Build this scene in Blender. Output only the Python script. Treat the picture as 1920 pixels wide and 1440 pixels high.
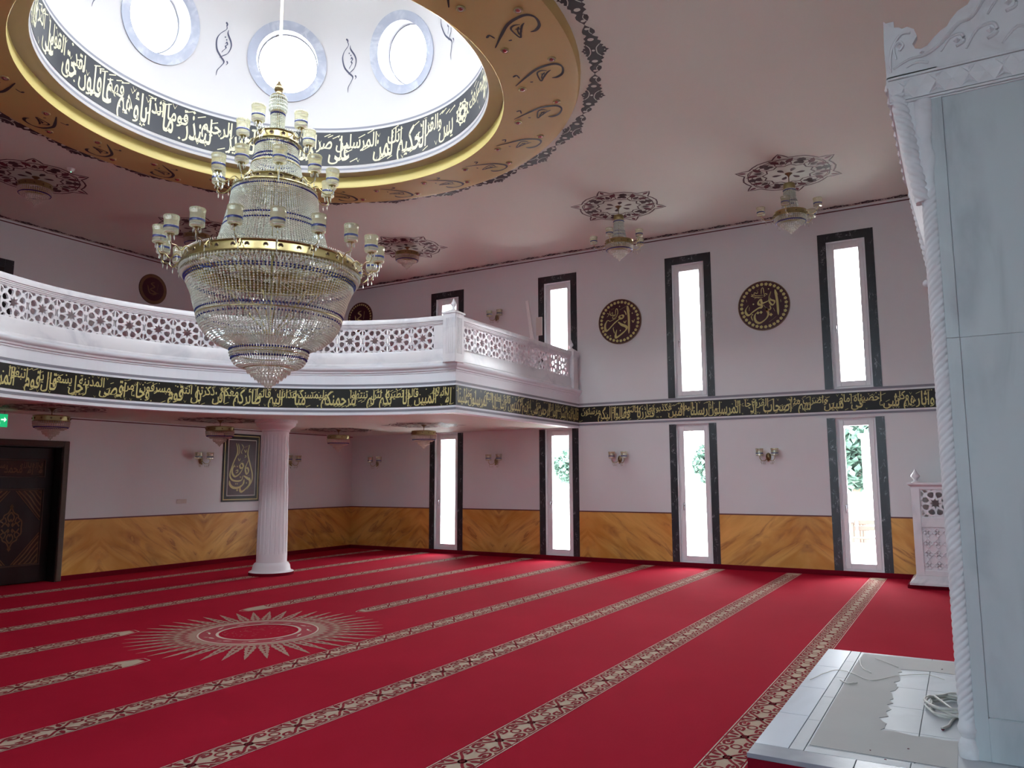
import bpy, bmesh, math, random
from mathutils import Vector, Matrix
random.seed(7)
SC = bpy.context.scene
for _o in list(bpy.data.objects):
    bpy.data.objects.remove(_o)
COL = SC.collection
PI = math.pi

# ------------------------------------------------------------------ camera
YAW, PITCH, ROLL, FPX = 1.0423, 0.1234, -0.0029, 1437.19
cam = bpy.data.cameras.new('camera')
cam.sensor_width = 36.0
cam.lens = 36.0 * FPX / 1920.0
cam.clip_end = 400
CAM = bpy.data.objects.new('camera', cam)
COL.objects.link(CAM)
_f = Vector((math.sin(YAW) * math.cos(PITCH), math.cos(YAW) * math.cos(PITCH), math.sin(PITCH)))
_r0 = Vector((math.cos(YAW), -math.sin(YAW), 0))
_u0 = _r0.cross(_f)
_r = _r0 * math.cos(ROLL) + _u0 * math.sin(ROLL)
_u = -_r0 * math.sin(ROLL) + _u0 * math.cos(ROLL)
CAM.matrix_world = Matrix(((_r.x, _u.x, -_f.x, 0), (_r.y, _u.y, -_f.y, 0), (_r.z, _u.z, -_f.z, 1.65), (0, 0, 0, 1)))
SC.camera = CAM

# ------------------------------------------------------------------ sky, exposure
SKY_STRENGTH = 12.0
world = bpy.data.worlds.new('overcast_sky')
SC.world = world
world.use_nodes = True
_nt = world.node_tree
_nt.nodes.clear()
_bg = _nt.nodes.new('ShaderNodeBackground')
_out = _nt.nodes.new('ShaderNodeOutputWorld')
_tc = _nt.nodes.new('ShaderNodeTexCoord')
_no = _nt.nodes.new('ShaderNodeTexNoise')
_no.inputs['Scale'].default_value = 1.6
_no.inputs['Detail'].default_value = 3
_cr = _nt.nodes.new('ShaderNodeValToRGB')
_cr.color_ramp.elements[0].color = (0.84, 0.90, 1.0, 1)
_cr.color_ramp.elements[1].color = (1.0, 1.0, 1.0, 1)
_nt.links.new(_tc.outputs['Generated'], _no.inputs['Vector'])
_nt.links.new(_no.outputs['Fac'], _cr.inputs['Fac'])
_sx = _nt.nodes.new('ShaderNodeSeparateXYZ')
_mr = _nt.nodes.new('ShaderNodeMapRange')          # overcast sky: brighter towards the zenith
_mr.inputs['From Min'].default_value = 0.0; _mr.inputs['From Max'].default_value = 1.0
_mr.inputs['To Min'].default_value = 0.75; _mr.inputs['To Max'].default_value = 1.6
_mx = _nt.nodes.new('ShaderNodeMix'); _mx.data_type = 'RGBA'; _mx.blend_type = 'MULTIPLY'; _mx.inputs[0].default_value = 1.0
_nt.links.new(_tc.outputs['Generated'], _sx.inputs[0]); _nt.links.new(_sx.outputs['Z'], _mr.inputs['Value'])
_nt.links.new(_cr.outputs['Color'], _mx.inputs[6]); _nt.links.new(_mr.outputs['Result'], _mx.inputs[7])
_nt.links.new(_mx.outputs[2], _bg.inputs['Color'])
_bg.inputs['Strength'].default_value = SKY_STRENGTH
_nt.links.new(_bg.outputs['Background'], _out.inputs['Surface'])
SC.view_settings.view_transform = 'Standard'
SC.view_settings.look = 'None'
SC.view_settings.gamma = 1.0
SC.view_settings.use_curve_mapping = False
SC.view_settings.exposure = 2.07
SC.cycles.transparent_max_bounces = 24
SC.cycles.max_bounces = 10
SC.cycles.diffuse_bounces = 6
SC.cycles.sample_clamp_indirect = 6.0

def portal(name, loc, nrm, sx, sy, disk=False):
    """Daylight portal in a window opening: it only tells the sampler where the sky is."""
    li = bpy.data.lights.new(name, 'AREA')
    li.shape = 'ELLIPSE' if disk else 'RECTANGLE'
    li.size, li.size_y = sx, sy
    li.cycles.is_portal = True
    o = bpy.data.objects.new(name, li)
    COL.objects.link(o)
    o.location = loc
    o.rotation_euler = Vector(nrm).to_track_quat('-Z', 'Z').to_euler()
    return o

# ------------------------------------------------------------------ room numbers (metres)
W = 14.377            # right wall
WL = -2.10            # left wall
D = 12.958            # back wall under the gallery
D2 = 14.96            # back wall above the gallery
YF = -1.30            # wall of the prayer niche, behind the camera
ZC = 6.44             # ceiling
ZS = 2.71             # underside of the gallery
DC = Vector((6.22, 6.945, 0))      # dome axis
GC = Vector((6.15, 6.785, 0))      # gallery arc axis
GR = 3.72
WY = [1.545, 4.405, 7.265, 10.133]  # window axes on the side walls

# ------------------------------------------------------------------ mesh builder
class MB:
    def __init__(s):
        s.v, s.f, s.m = [], [], []
    def add(s, vs, fs, m=0):
        b = len(s.v)
        s.v.extend([tuple(p) for p in vs])
        for f in fs:
            s.f.append([i + b for i in f]); s.m.append(m)
    def box(s, x0, x1, y0, y1, z0, z1, m=0):
        vs = [(x, y, z) for z in (z0, z1) for y in (y0, y1) for x in (x0, x1)]
        s.add(vs, [(0, 2, 3, 1), (4, 5, 7, 6), (0, 1, 5, 4), (2, 6, 7, 3), (0, 4, 6, 2), (1, 3, 7, 5)], m)
    def bevbox(s, x0, x1, y0, y1, z0, z1, b=0.01, m=0):
        xs, ys, zs = (x0, x1), (y0, y1), (z0, z1)
        vs, idx = [], {}
        for i in (0, 1):
            for j in (0, 1):
                for k in (0, 1):
                    sx, sy, sz = (1 - 2 * i) * b, (1 - 2 * j) * b, (1 - 2 * k) * b
                    p = (xs[i], ys[j], zs[k])
                    for a, q in enumerate(((p[0], p[1] + sy, p[2] + sz), (p[0] + sx, p[1], p[2] + sz), (p[0] + sx, p[1] + sy, p[2]))):
                        idx[(i, j, k, a)] = len(vs); vs.append(q)
        F = []
        for i in (0, 1):
            F.append([idx[(i, 0, 0, 0)], idx[(i, 0, 1, 0)], idx[(i, 1, 1, 0)], idx[(i, 1, 0, 0)]])
            F.append([idx[(0, i, 0, 1)], idx[(1, i, 0, 1)], idx[(1, i, 1, 1)], idx[(0, i, 1, 1)]])
            F.append([idx[(0, 0, i, 2)], idx[(0, 1, i, 2)], idx[(1, 1, i, 2)], idx[(1, 0, i, 2)]])
        for i in (0, 1):
            for j in (0, 1):
                F.append([idx[(i, j, 0, 0)], idx[(i, j, 1, 0)], idx[(i, j, 1, 1)], idx[(i, j, 0, 1)]])
                F.append([idx[(i, 0, j, 0)], idx[(i, 1, j, 0)], idx[(i, 1, j, 2)], idx[(i, 0, j, 2)]])
                F.append([idx[(0, i, j, 1)], idx[(1, i, j, 1)], idx[(1, i, j, 2)], idx[(0, i, j, 2)]])
                for k in (0, 1):
                    pass
        for i in (0, 1):
            for j in (0, 1):
                for k in (0, 1):
                    F.append([idx[(i, j, k, 0)], idx[(i, j, k, 1)], idx[(i, j, k, 2)]])
        s.add(vs, F, m)
    def lathe(s, prof, n=24, c=(0, 0), m=0, a0=0.0, a1=2 * PI, mod=None):
        full = abs(a1 - a0 - 2 * PI) < 1e-6
        k = n if full else n + 1
        vs = []
        for (r, z) in prof:
            for i in range(k):
                a = a0 + (a1 - a0) * i / n
                rr = r if mod is None else mod(r, z, a)
                vs.append((c[0] + rr * math.cos(a), c[1] + rr * math.sin(a), z))
        fs = []
        for j in range(len(prof) - 1):
            for i in range(n):
                i2 = (i + 1) % k
                fs.append((j * k + i, j * k + i2, (j + 1) * k + i2, (j + 1) * k + i))
        s.add(vs, fs, m)
    def tube(s, pts, r, n=6, m=0, cap=True):
        pts = [Vector(p) for p in pts]
        rs = r if isinstance(r, (list, tuple)) else [r] * len(pts)
        vs = []
        ref = None
        for i, p in enumerate(pts):
            t = (pts[min(i + 1, len(pts) - 1)] - pts[max(i - 1, 0)]).normalized()
            if ref is None:
                ref = Vector((0, 0, 1)) if abs(t.z) < 0.9 else Vector((1, 0, 0))
            u = t.cross(ref).normalized()
            w = t.cross(u).normalized()
            ref = -w if False else ref
            for k in range(n):
                a = 2 * PI * k / n
                vs.append(p + (u * math.cos(a) + w * math.sin(a)) * rs[i])
        fs = []
        for i in range(len(pts) - 1):
            for k in range(n):
                k2 = (k + 1) % n
                fs.append((i * n + k, i * n + k2, (i + 1) * n + k2, (i + 1) * n + k))
        if cap:
            fs.append(tuple(range(n)))
            fs.append(tuple((len(pts) - 1) * n + k for k in range(n)))
        s.add(vs, fs, m)
    def octa(s, p, r, h, m=0):
        x, y, z = p
        s.add([(x + r, y, z), (x, y + r, z), (x - r, y, z), (x, y - r, z), (x, y, z + h), (x, y, z - h)],
              [(0, 1, 4), (1, 2, 4), (2, 3, 4), (3, 0, 4), (1, 0, 5), (2, 1, 5), (3, 2, 5), (0, 3, 5)], m)
    def map(s, fn):
        s.v = [tuple(fn(*p)) for p in s.v]
        return s
    def mesh(s, name, mats, smooth=None, fixn=True):
        me = bpy.data.meshes.new(name)
        me.from_pydata(s.v, [], s.f)
        for m_ in (mats if isinstance(mats, (list, tuple)) else [mats]):
            me.materials.append(m_)
        if any(s.m):
            me.polygons.foreach_set('material_index', s.m)
        if fixn and len(s.f) < 60000:
            bm = bmesh.new(); bm.from_mesh(me)
            bmesh.ops.recalc_face_normals(bm, faces=bm.faces)
            bm.to_mesh(me); bm.free()
        if smooth is not None:
            me.polygons.foreach_set('use_smooth', [True] * len(me.polygons))
            me.set_sharp_from_angle(angle=math.radians(smooth))
        me.update()
        return me
    def build(s, name, mats, parent=None, smooth=None, world=True, fixn=True):
        return link(name, s.mesh(name, mats, smooth, fixn), parent, world)

def link(name, me, parent=None, world=True):
    o = bpy.data.objects.new(name, me)
    COL.objects.link(o)
    if parent is not None:
        o.parent = parent
        if world:
            p, off = parent, Vector((0, 0, 0))
            while p is not None:
                off += p.location; p = p.parent
            o.matrix_parent_inverse = Matrix.Translation(-off)
    return o

def tag(o, label=None, cat=None, group=None, kind=None):
    if label: o['label'] = label
    if cat: o['category'] = cat
    if group: o['group'] = group
    if kind: o['kind'] = kind
    return o

def empty(name, loc=(0, 0, 0), rz=0.0, parent=None):
    o = bpy.data.objects.new(name, None)
    COL.objects.link(o)
    o.location = loc
    o.rotation_euler = (0, 0, rz)
    o.empty_display_size = 0.1
    if parent: o.parent = parent
    return o

def copy_tree(o, loc, rz=0.0, label=None, group=None):
    r = o.copy(); COL.objects.link(r)
    r.location = loc; r.rotation_euler = (0, 0, rz)
    if label: r['label'] = label
    if group: r['group'] = group
    for ch in list(o.children):
        c = ch.copy(); COL.objects.link(c); c.parent = r
        for g in list(ch.children):
            d = g.copy(); COL.objects.link(d); d.parent = c
    return r

# ------------------------------------------------------------------ flat drawing helpers (2-D polygons)
def catmull(pts, n=6):
    P = [Vector((p[0], p[1])) for p in pts]
    if len(P) < 3:
        return P
    out = []
    for i in range(len(P) - 1):
        p0, p1, p2, p3 = P[max(i - 1, 0)], P[i], P[i + 1], P[min(i + 2, len(P) - 1)]
        for k in range(n):
            t = k / n
            out.append(0.5 * ((2 * p1) + (p2 - p0) * t + (2 * p0 - 5 * p1 + 4 * p2 - p3) * t * t + (3 * p1 - p0 - 3 * p2 + p3) * t ** 3))
    out.append(P[-1])
    return out

def pen(mb, pts, w, ang=0.9, thin=0.3, m=0, n=6, taper=True):
    """Broad-nib stroke: a flat ribbon whose width follows the nib angle."""
    C = catmull(pts, n)
    vs = []
    L = len(C)
    for i, p in enumerate(C):
        t = (C[min(i + 1, L - 1)] - C[max(i - 1, 0)])
        if t.length < 1e-9: t = Vector((1, 0))
        t.normalize()
        nb = Vector((-t.y, t.x))
        k = thin + (1 - thin) * abs(t.x * math.sin(ang) - t.y * math.cos(ang))
        if taper:
            u = i / (L - 1)
            k *= min(1.0, 0.35 + 4 * u) * min(1.0, 0.25 + 5 * (1 - u))
        q = nb * (w * 0.5 * k)
        vs += [(p.x + q.x, p.y + q.y, 0), (p.x - q.x, p.y - q.y, 0)]
    mb.add(vs, [(2 * i, 2 * i + 1, 2 * i + 3, 2 * i + 2) for i in range(L - 1)], m)

def ribbon(mb, pts, w, m=0, n=4, closed=False, smooth=True):
    C = catmull(list(pts) + ([pts[0]] if closed else []), n) if smooth else [Vector(p) for p in (list(pts) + ([pts[0]] if closed else []))]
    vs = []
    L = len(C)
    for i, p in enumerate(C):
        a, b = (i - 1, i + 1)
        if closed:
            a = a if a >= 0 else L - 2
            b = b if b < L else 1
        else:
            a, b = max(a, 0), min(b, L - 1)
        t = (C[b] - C[a]); t.normalize()
        q = Vector((-t.y, t.x)) * (w * 0.5)
        vs += [(p.x + q.x, p.y + q.y, 0), (p.x - q.x, p.y - q.y, 0)]
    mb.add(vs, [(2 * i, 2 * i + 1, 2 * i + 3, 2 * i + 2) for i in range(L - 1)], m)

def poly(mb, pts, m=0, z=0.0):
    """A star-shaped flat polygon, fanned from its centre."""
    n = len(pts)
    cx = sum(p[0] for p in pts) / n; cy = sum(p[1] for p in pts) / n
    mb.add([(cx, cy, z)] + [(p[0], p[1], z) for p in pts], [(0, i + 1, (i + 1) % n + 1) for i in range(n)], m)

def ellipse(cx, cy, a, b, n=12, rot=0.0):
    return [(cx + a * math.cos(2 * PI * i / n) * math.cos(rot) - b * math.sin(2 * PI * i / n) * math.sin(rot),
             cy + a * math.cos(2 * PI * i / n) * math.sin(rot) + b * math.sin(2 * PI * i / n) * math.cos(rot)) for i in range(n)]

def teardrop(cx, cy, l, w, rot, n=9):
    """Leaf with a point at its far end."""
    P = []
    for i in range(n):
        t = i / (n - 1)
        P.append((t * l, w * math.sin(PI * t ** 0.7) * 0.5))
    Q = P + [(x, -y) for (x, y) in reversed(P[1:-1])]
    c, s = math.cos(rot), math.sin(rot)
    return [(cx + x * c - y * s, cy + x * s + y * c) for (x, y) in Q]

# ------------------------------------------------------------------ materials
def srgb(r, g, b):
    def f(c):
        c /= 255.0
        return c / 12.92 if c <= 0.04045 else ((c + 0.055) / 1.055) ** 2.4
    return (f(r), f(g), f(b), 1.0)

class NT:
    def __init__(s, name):
        s.mat = bpy.data.materials.new(name)
        s.mat.use_nodes = True
        s.t = s.mat.node_tree
        s.b = s.t.nodes.get('Principled BSDF')
        s.out = s.t.nodes.get('Material Output')
    def n(s, typ, **kw):
        x = s.t.nodes.new(typ)
        for k, v in kw.items():
            if k in x.inputs.keys(): x.inputs[k].default_value = v
            else: setattr(x, k, v)
        return x
    def l(s, a, b):
        s.t.links.new(a, b)
    def coords(s, scale=(1, 1, 1)):
        tc = s.n('ShaderNodeTexCoord'); mp = s.n('ShaderNodeMapping')
        mp.inputs['Scale'].default_value = scale
        s.l(tc.outputs['Object'], mp.inputs['Vector'])
        return mp.outputs['Vector']
    def noise(s, vec, scale, detail=3, dist=0.0, rough=0.5):
        x = s.n('ShaderNodeTexNoise')
        x.inputs['Scale'].default_value = scale; x.inputs['Detail'].default_value = detail
        x.inputs['Distortion'].default_value = dist; x.inputs['Roughness'].default_value = rough
        s.l(vec, x.inputs['Vector'])
        return x.outputs['Fac']
    def ramp(s, fac, stops):
        x = s.n('ShaderNodeValToRGB')
        e = x.color_ramp.elements
        while len(e) < len(stops): e.new(0.5)
        for el, (p, c) in zip(e, stops):
            el.position = p
            el.color = c if isinstance(c, (tuple, list)) else (c, c, c, 1)
        s.l(fac, x.inputs['Fac'])
        return x.outputs['Color']
    def mix(s, fac, a, b):
        x = s.n('ShaderNodeMix', data_type='RGBA')
        if isinstance(fac, float): x.inputs[0].default_value = fac
        else: s.l(fac, x.inputs[0])
        for i, q in ((6, a), (7, b)):
            if isinstance(q, (tuple, list)): x.inputs[i].default_value = q
            else: s.l(q, x.inputs[i])
        return x.outputs[2]
    def bump(s, h, strength=0.2, dist=0.01):
        x = s.n('ShaderNodeBump')
        x.inputs['Strength'].default_value = strength; x.inputs['Distance'].default_value = dist
        s.l(h, x.inputs['Height']); s.l(x.outputs['Normal'], s.b.inputs['Normal'])
    def col(s, c):
        if isinstance(c, (tuple, list)): s.b.inputs['Base Color'].default_value = c
        else: s.l(c, s.b.inputs['Base Color'])
        return s
    def set(s, rough=0.5, metal=0.0, spec=0.5):
        s.b.inputs['Roughness'].default_value = rough
        s.b.inputs['Metallic'].default_value = metal
        s.b.inputs['Specular IOR Level'].default_value = spec
        return s

def paint(name, c, rough=0.6, var=0.06, scale=2.5, spec=0.3, bump=0.0):
    m = NT(name)
    v = m.coords()
    d = tuple(x * (1 - var) for x in c[:3]) + (1,)
    m.col(m.mix(m.noise(v, scale, 4), d, c)).set(rough, 0, spec)
    if bump: m.bump(m.noise(v, 90, 2), bump, 0.004)
    return m.mat

def marble(name, base, vein, scale=1.4, width=0.03, rough=0.25, stretch=(1, 1, 1), tint=None, amount=0.8, spec=0.5):
    m = NT(name)
    v = m.coords(stretch)
    n1 = m.noise(v, scale, 6, 0.8, 0.55)
    band = m.ramp(n1, [(0.5 - width, 0.0), (0.5, 1.0), (0.5 + width, 0.0)])
    gate = m.ramp(m.noise(v, scale * 1.7, 2), [(0.42, 0.0), (0.62, amount)])
    mul = m.n('ShaderNodeMath', operation='MULTIPLY')
    m.l(band, mul.inputs[0]); m.l(gate, mul.inputs[1])
    b = base
    if tint is not None:
        b = m.mix(m.noise(v, scale * 0.6, 5, 1.2), base, tint)
    m.col(m.mix(mul.outputs[0], b, vein)).set(rough, 0, spec)
    return m.mat

def metal(name, c, rough=0.25):
    m = NT(name)
    m.col(m.mix(m.noise(m.coords(), 30, 2), tuple(x * 0.85 for x in c[:3]) + (1,), c)).set(rough, 1.0, 0.5)
    return m.mat

M = {}
M['wall'] = paint('wall_paint', (0.735, 0.77, 0.79, 1), 0.65, 0.05, 0.8, 0.25, 0.03)
M['ceiling'] = paint('ceiling_paint', (0.66, 0.69, 0.625, 1), 0.75, 0.06, 0.5, 0.2, 0.03)
M['white'] = paint('white_paint', (0.83, 0.88, 0.94, 1), 0.5, 0.03, 2.0, 0.3)
M['dome'] = paint('dome_plaster', (0.64, 0.64, 0.65, 1), 0.6, 0.02, 1.0, 0.25)
M['grey_line'] = paint('grey_line_paint', (0.27, 0.28, 0.33, 1), 0.5, 0.08)
M['gold_ring'] = paint('ochre_ring_paint', (0.52, 0.37, 0.13, 1), 0.55, 0.12, 1.2, 0.35, 0.03)
M['lip'] = paint('lit_gold_lip_paint', (0.66, 0.56, 0.20, 1), 0.4, 0.06, 2, 0.4)  # gold ring paint, lightened and yellowed to carry light from the dome
M['beige'] = paint('beige_cove_paint', (0.50, 0.43, 0.30, 1), 0.6, 0.08, 2)
M['black_band'] = paint('black_band_paint', (0.014, 0.014, 0.011, 1), 0.45, 0.2, 4, 0.35)
M['script'] = paint('pale_gold_script', (0.66, 0.60, 0.24, 1), 0.45, 0.12, 6, 0.4)
M['dome_band'] = paint('glare_greyed_black_paint', (0.035, 0.04, 0.05, 1), 0.45, 0.2, 4, 0.35)  # black band paint lifted to slate, window glare put into the colour
M['dome_script'] = paint('cream_script', (0.80, 0.77, 0.50, 1), 0.45, 0.08, 6, 0.4)
M['ink'] = paint('dark_stencil_paint', (0.028, 0.022, 0.026, 1), 0.55, 0.2, 8)
M['ink_brown'] = paint('brown_stencil_paint', (0.075, 0.04, 0.042, 1), 0.55, 0.2, 8)
M['maroon'] = paint('maroon_stencil_paint', (0.13, 0.018, 0.03, 1), 0.5, 0.2, 8)
M['slate_blue'] = paint('slate_blue_stencil', (0.09, 0.10, 0.16, 1), 0.5, 0.2, 8)
M['border_line'] = paint('brown_border_paint', (0.15, 0.06, 0.06, 1), 0.5, 0.1)
M['maroon_field'] = paint('maroon_field', (0.055, 0.008, 0.016, 1), 0.4, 0.15, 5, 0.4)
M['marble_white'] = marble('white_marble', (0.80, 0.80, 0.82, 1), (0.55, 0.57, 0.62, 1), 1.1, 0.06, 0.28, (1, 1, 1), (0.72, 0.73, 0.77, 1))
M['marble_pier'] = marble('blue_grey_marble', (0.53, 0.60, 0.61, 1), (0.34, 0.385, 0.41, 1), 1.6, 0.09, 0.35, (1.6, 1.6, 0.35), (0.41, 0.47, 0.50, 1), 0.7)
M['marble_carved'] = marble('carved_marble', (0.72, 0.74, 0.76, 1), (0.55, 0.55, 0.57, 1), 3.0, 0.08, 0.6, (1, 1, 1), (0.60, 0.63, 0.66, 1), 0.6, 0.15)
M['marble_slab'] = marble('platform_marble', (0.46, 0.53, 0.62, 1), (0.36, 0.40, 0.46, 1), 1.5, 0.12, 0.4, (0.4, 1.6, 1), (0.54, 0.59, 0.66, 1), 0.6, 0.2)
M['marble_dark'] = marble('grey_edge_marble', (0.17, 0.19, 0.23, 1), (0.40, 0.42, 0.46, 1), 1.6, 0.15, 0.35, (1, 0.8, 1), (0.28, 0.30, 0.35, 1), 0.6, 0.15)
M['marble_ring'] = marble('grey_ring_marble', (0.36, 0.40, 0.50, 1), (0.60, 0.64, 0.70, 1), 2.6, 0.08, 0.4, (1, 1, 1), (0.42, 0.46, 0.56, 1), 0.7)
M['tile_white'] = marble('white_floor_tile', (0.50, 0.54, 0.57, 1), (0.40, 0.43, 0.46, 1), 1.8, 0.12, 0.5, (1, 1, 1), (0.46, 0.49, 0.52, 1), 0.5, 0.18)
M['dust'] = paint('grey_protective_film', (0.47, 0.475, 0.465, 1), 0.75, 0.12, 3.0, 0.25)
M['pvc'] = paint('white_window_plastic', (0.78, 0.78, 0.80, 1), 0.35, 0.02, 2, 0.5)
M['strip_white'] = paint('white_strip_plastic', (0.90, 0.93, 0.93, 1), 0.4, 0.01, 2, 0.5)
M['brass'] = metal('brass', (0.42, 0.355, 0.17, 1), 0.3)
M['brass_dark'] = metal('aged_brass', (0.26, 0.20, 0.11, 1), 0.35)
M['chrome'] = metal('brushed_steel', (0.62, 0.62, 0.64, 1), 0.25)
M['cord'] = paint('pale_cord_cover', (0.78, 0.72, 0.45, 1), 0.6, 0.04)
M['stucco_col'] = paint('white_column_plaster', (0.78, 0.77, 0.80, 1), 0.5, 0.04, 1.5, 0.3)
M['wood_dark'] = paint('dark_stained_wood', (0.012, 0.011, 0.010, 1), 0.35, 0.3, 5, 0.5)
M['wood_trim'] = paint('brown_door_trim', (0.085, 0.055, 0.038, 1), 0.4, 0.2, 5, 0.4)
M['gilt'] = paint('dull_gilt_carving', (0.21, 0.115, 0.045, 1), 0.45, 0.35, 14, 0.5)
M['gilt_dark'] = paint('dark_carving_ground', (0.055, 0.028, 0.015, 1), 0.5, 0.3, 14, 0.4)
M['cable'] = paint('pale_grey_cable', (0.55, 0.54, 0.50, 1), 0.45, 0.05)
M['petal'] = paint('dark_red_petal', (0.12, 0.01, 0.03, 1), 0.6, 0.2)
M['plastic'] = paint('beige_plastic', (0.62, 0.58, 0.54, 1), 0.5, 0.04)
M['trunk'] = paint('tree_bark', (0.16, 0.12, 0.09, 1), 0.9, 0.4, 6)
M['leaf'] = paint('tree_leaf', (0.085, 0.150, 0.115, 1), 0.6, 0.4, 3)
M['yard'] = paint('pale_yard_paving', (0.30, 0.29, 0.27, 1), 0.8, 0.15, 0.4)
M['brick_brown'] = paint('brown_shed_board', (0.045, 0.030, 0.022, 1), 0.8, 0.2, 3)
M['render_white'] = paint('white_render', (0.82, 0.82, 0.80, 1), 0.8, 0.03, 1)

def _black_marble():
    m = NT('black_marble')
    v = m.coords((1, 1, 0.55))
    vs = m.n('ShaderNodeVectorRotate', rotation_type='X_AXIS')
    vs.inputs['Angle'].default_value = 0.7
    m.l(v, vs.inputs['Vector'])
    n1 = m.noise(vs.outputs['Vector'], 4.5, 5, 1.6, 0.6)
    band = m.ramp(n1, [(0.485, 0.0), (0.5, 1.0), (0.515, 0.0)])
    gate = m.ramp(m.noise(v, 9.0, 3), [(0.50, 0.0), (0.66, 0.85)])
    mu = m.n('ShaderNodeMath', operation='MULTIPLY')
    m.l(band, mu.inputs[0]); m.l(gate, mu.inputs[1])
    b = m.mix(m.noise(v, 2.5, 4, 1.0), (0.010, 0.011, 0.014, 1), (0.035, 0.042, 0.052, 1))
    m.col(m.mix(mu.outputs[0], b, (0.42, 0.45, 0.46, 1))).set(0.3, 0, 0.5)
    return m.mat
M['black_marble'] = _black_marble()

def _dado():
    m = NT('ochre_painted_marble')
    tc = m.n('ShaderNodeTexCoord'); sx = m.n('ShaderNodeSeparateXYZ'); m.l(tc.outputs['Object'], sx.inputs[0])
    def ma(op, p, q):
        x = m.n('ShaderNodeMath', operation=op)
        for i, v in enumerate((p, q)):
            if isinstance(v, (int, float)): x.inputs[i].default_value = v
            else: m.l(v, x.inputs[i])
        return x.outputs[0]
    u = ma('ADD', sx.outputs['X'], sx.outputs['Y'])
    tri = ma('PINGPONG', u, 2.1)                         # the painter's strokes lean one way, then the other
    cv = m.n('ShaderNodeCombineXYZ')
    m.l(ma('MULTIPLY', ma('ADD', tri, ma('MULTIPLY', sx.outputs['Z'], 1.3)), 1.5), cv.inputs[0])
    m.l(ma('MULTIPLY', ma('SUBTRACT', tri, ma('MULTIPLY', sx.outputs['Z'], 0.9)), 0.42), cv.inputs[1])
    m.l(ma('MULTIPLY', u, 0.05), cv.inputs[2])
    v = cv.outputs[0]
    b = m.mix(m.ramp(m.noise(v, 1.5, 5, 1.2), [(0.3, 0.0), (0.7, 1.0)]), (0.56, 0.26, 0.042, 1), (0.78, 0.46, 0.125, 1))
    n1 = m.noise(v, 1.25, 4, 1.3, 0.5)
    band = m.ramp(n1, [(0.40, 0.0), (0.495, 0.75), (0.505, 1.0), (0.515, 0.30), (0.60, 0.0)])
    gate = m.ramp(m.noise(v, 2.2, 2), [(0.40, 0.10), (0.60, 0.80)])
    m.col(m.mix(ma('MULTIPLY', band, gate), b, (0.27, 0.095, 0.03, 1))).set(0.4, 0, 0.35)
    return m.mat
M['dado'] = _dado()

def _carpet(name, a, b):
    m = NT(name)
    v = m.coords()
    big = m.noise(v, 1.3, 4, 0.6)
    m.col(m.mix(big, a, b)).set(1.0, 0, 0.04)
    m.bump(m.noise(v, 260, 2), 0.5, 0.004)
    return m.mat
M['carpet'] = _carpet('red_carpet_pile', (0.36, 0.008, 0.024, 1), (0.42, 0.011, 0.034, 1))
M['carpet_beige'] = _carpet('beige_carpet_pile', (0.52, 0.40, 0.30, 1), (0.60, 0.47, 0.36, 1))
M['carpet_line'] = _carpet('dark_red_carpet_line', (0.24, 0.020, 0.030, 1), (0.30, 0.03, 0.04, 1))
M['carpet_pale'] = _carpet('pale_carpet_line', (0.62, 0.52, 0.44, 1), (0.68, 0.57, 0.48, 1))
M['carpet_dull'] = _carpet('dull_beige_carpet_pile', (0.40, 0.25, 0.20, 1), (0.46, 0.30, 0.24, 1))
M['carpet_mid'] = _carpet('rose_carpet_pile', (0.38, 0.06, 0.08, 1), (0.42, 0.09, 0.10, 1))
M['carpet_skirt'] = _carpet('dark_red_skirting', (0.14, 0.004, 0.012, 1), (0.18, 0.006, 0.018, 1))

def _glass(name, tint, refl=0.10):
    m = NT(name)
    m.t.nodes.remove(m.b)
    tr = m.n('ShaderNodeBsdfTransparent'); tr.inputs['Color'].default_value = tint
    gl = m.n('ShaderNodeBsdfGlossy'); gl.inputs['Roughness'].default_value = 0.02
    fr = m.n('ShaderNodeFresnel'); fr.inputs['IOR'].default_value = 1.45
    mx = m.n('ShaderNodeMixShader')
    m.l(fr.outputs[0], mx.inputs[0]); m.l(tr.outputs[0], mx.inputs[1]); m.l(gl.outputs[0], mx.inputs[2])
    m.l(mx.outputs[0], m.out.inputs['Surface'])
    return m.mat
M['glass'] = _glass('window_glass', (0.70, 0.78, 0.82, 1))
M['glass_clear'] = _glass('clear_dome_glass', (0.97, 0.98, 0.98, 1))

def _crystal(name, c, trans, gl=0.35, rough=0.12):
    m = NT(name)
    m.t.nodes.remove(m.b)
    df = m.n('ShaderNodeBsdfDiffuse'); df.inputs['Color'].default_value = c
    tl = m.n('ShaderNodeBsdfTranslucent'); tl.inputs['Color'].default_value = c
    g = m.n('ShaderNodeBsdfGlossy'); g.inputs['Roughness'].default_value = rough
    g.inputs['Color'].default_value = tuple(min(1, x * 0.5 + 0.5) for x in c[:3]) + (1,)
    tr = m.n('ShaderNodeBsdfTransparent'); tr.inputs['Color'].default_value = tuple(x * 0.5 + 0.5 for x in c[:3]) + (1,)
    a = m.n('ShaderNodeMixShader'); a.inputs[0].default_value = 0.45
    m.l(df.outputs[0], a.inputs[1]); m.l(tl.outputs[0], a.inputs[2])
    b = m.n('ShaderNodeMixShader'); b.inputs[0].default_value = gl
    m.l(a.outputs[0], b.inputs[1]); m.l(g.outputs[0], b.inputs[2])
    d = m.n('ShaderNodeMixShader'); d.inputs[0].default_value = trans
    m.l(b.outputs[0], d.inputs[1]); m.l(tr.outputs[0], d.inputs[2])
    m.l(d.outputs[0], m.out.inputs['Surface'])
    return m.mat
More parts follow.
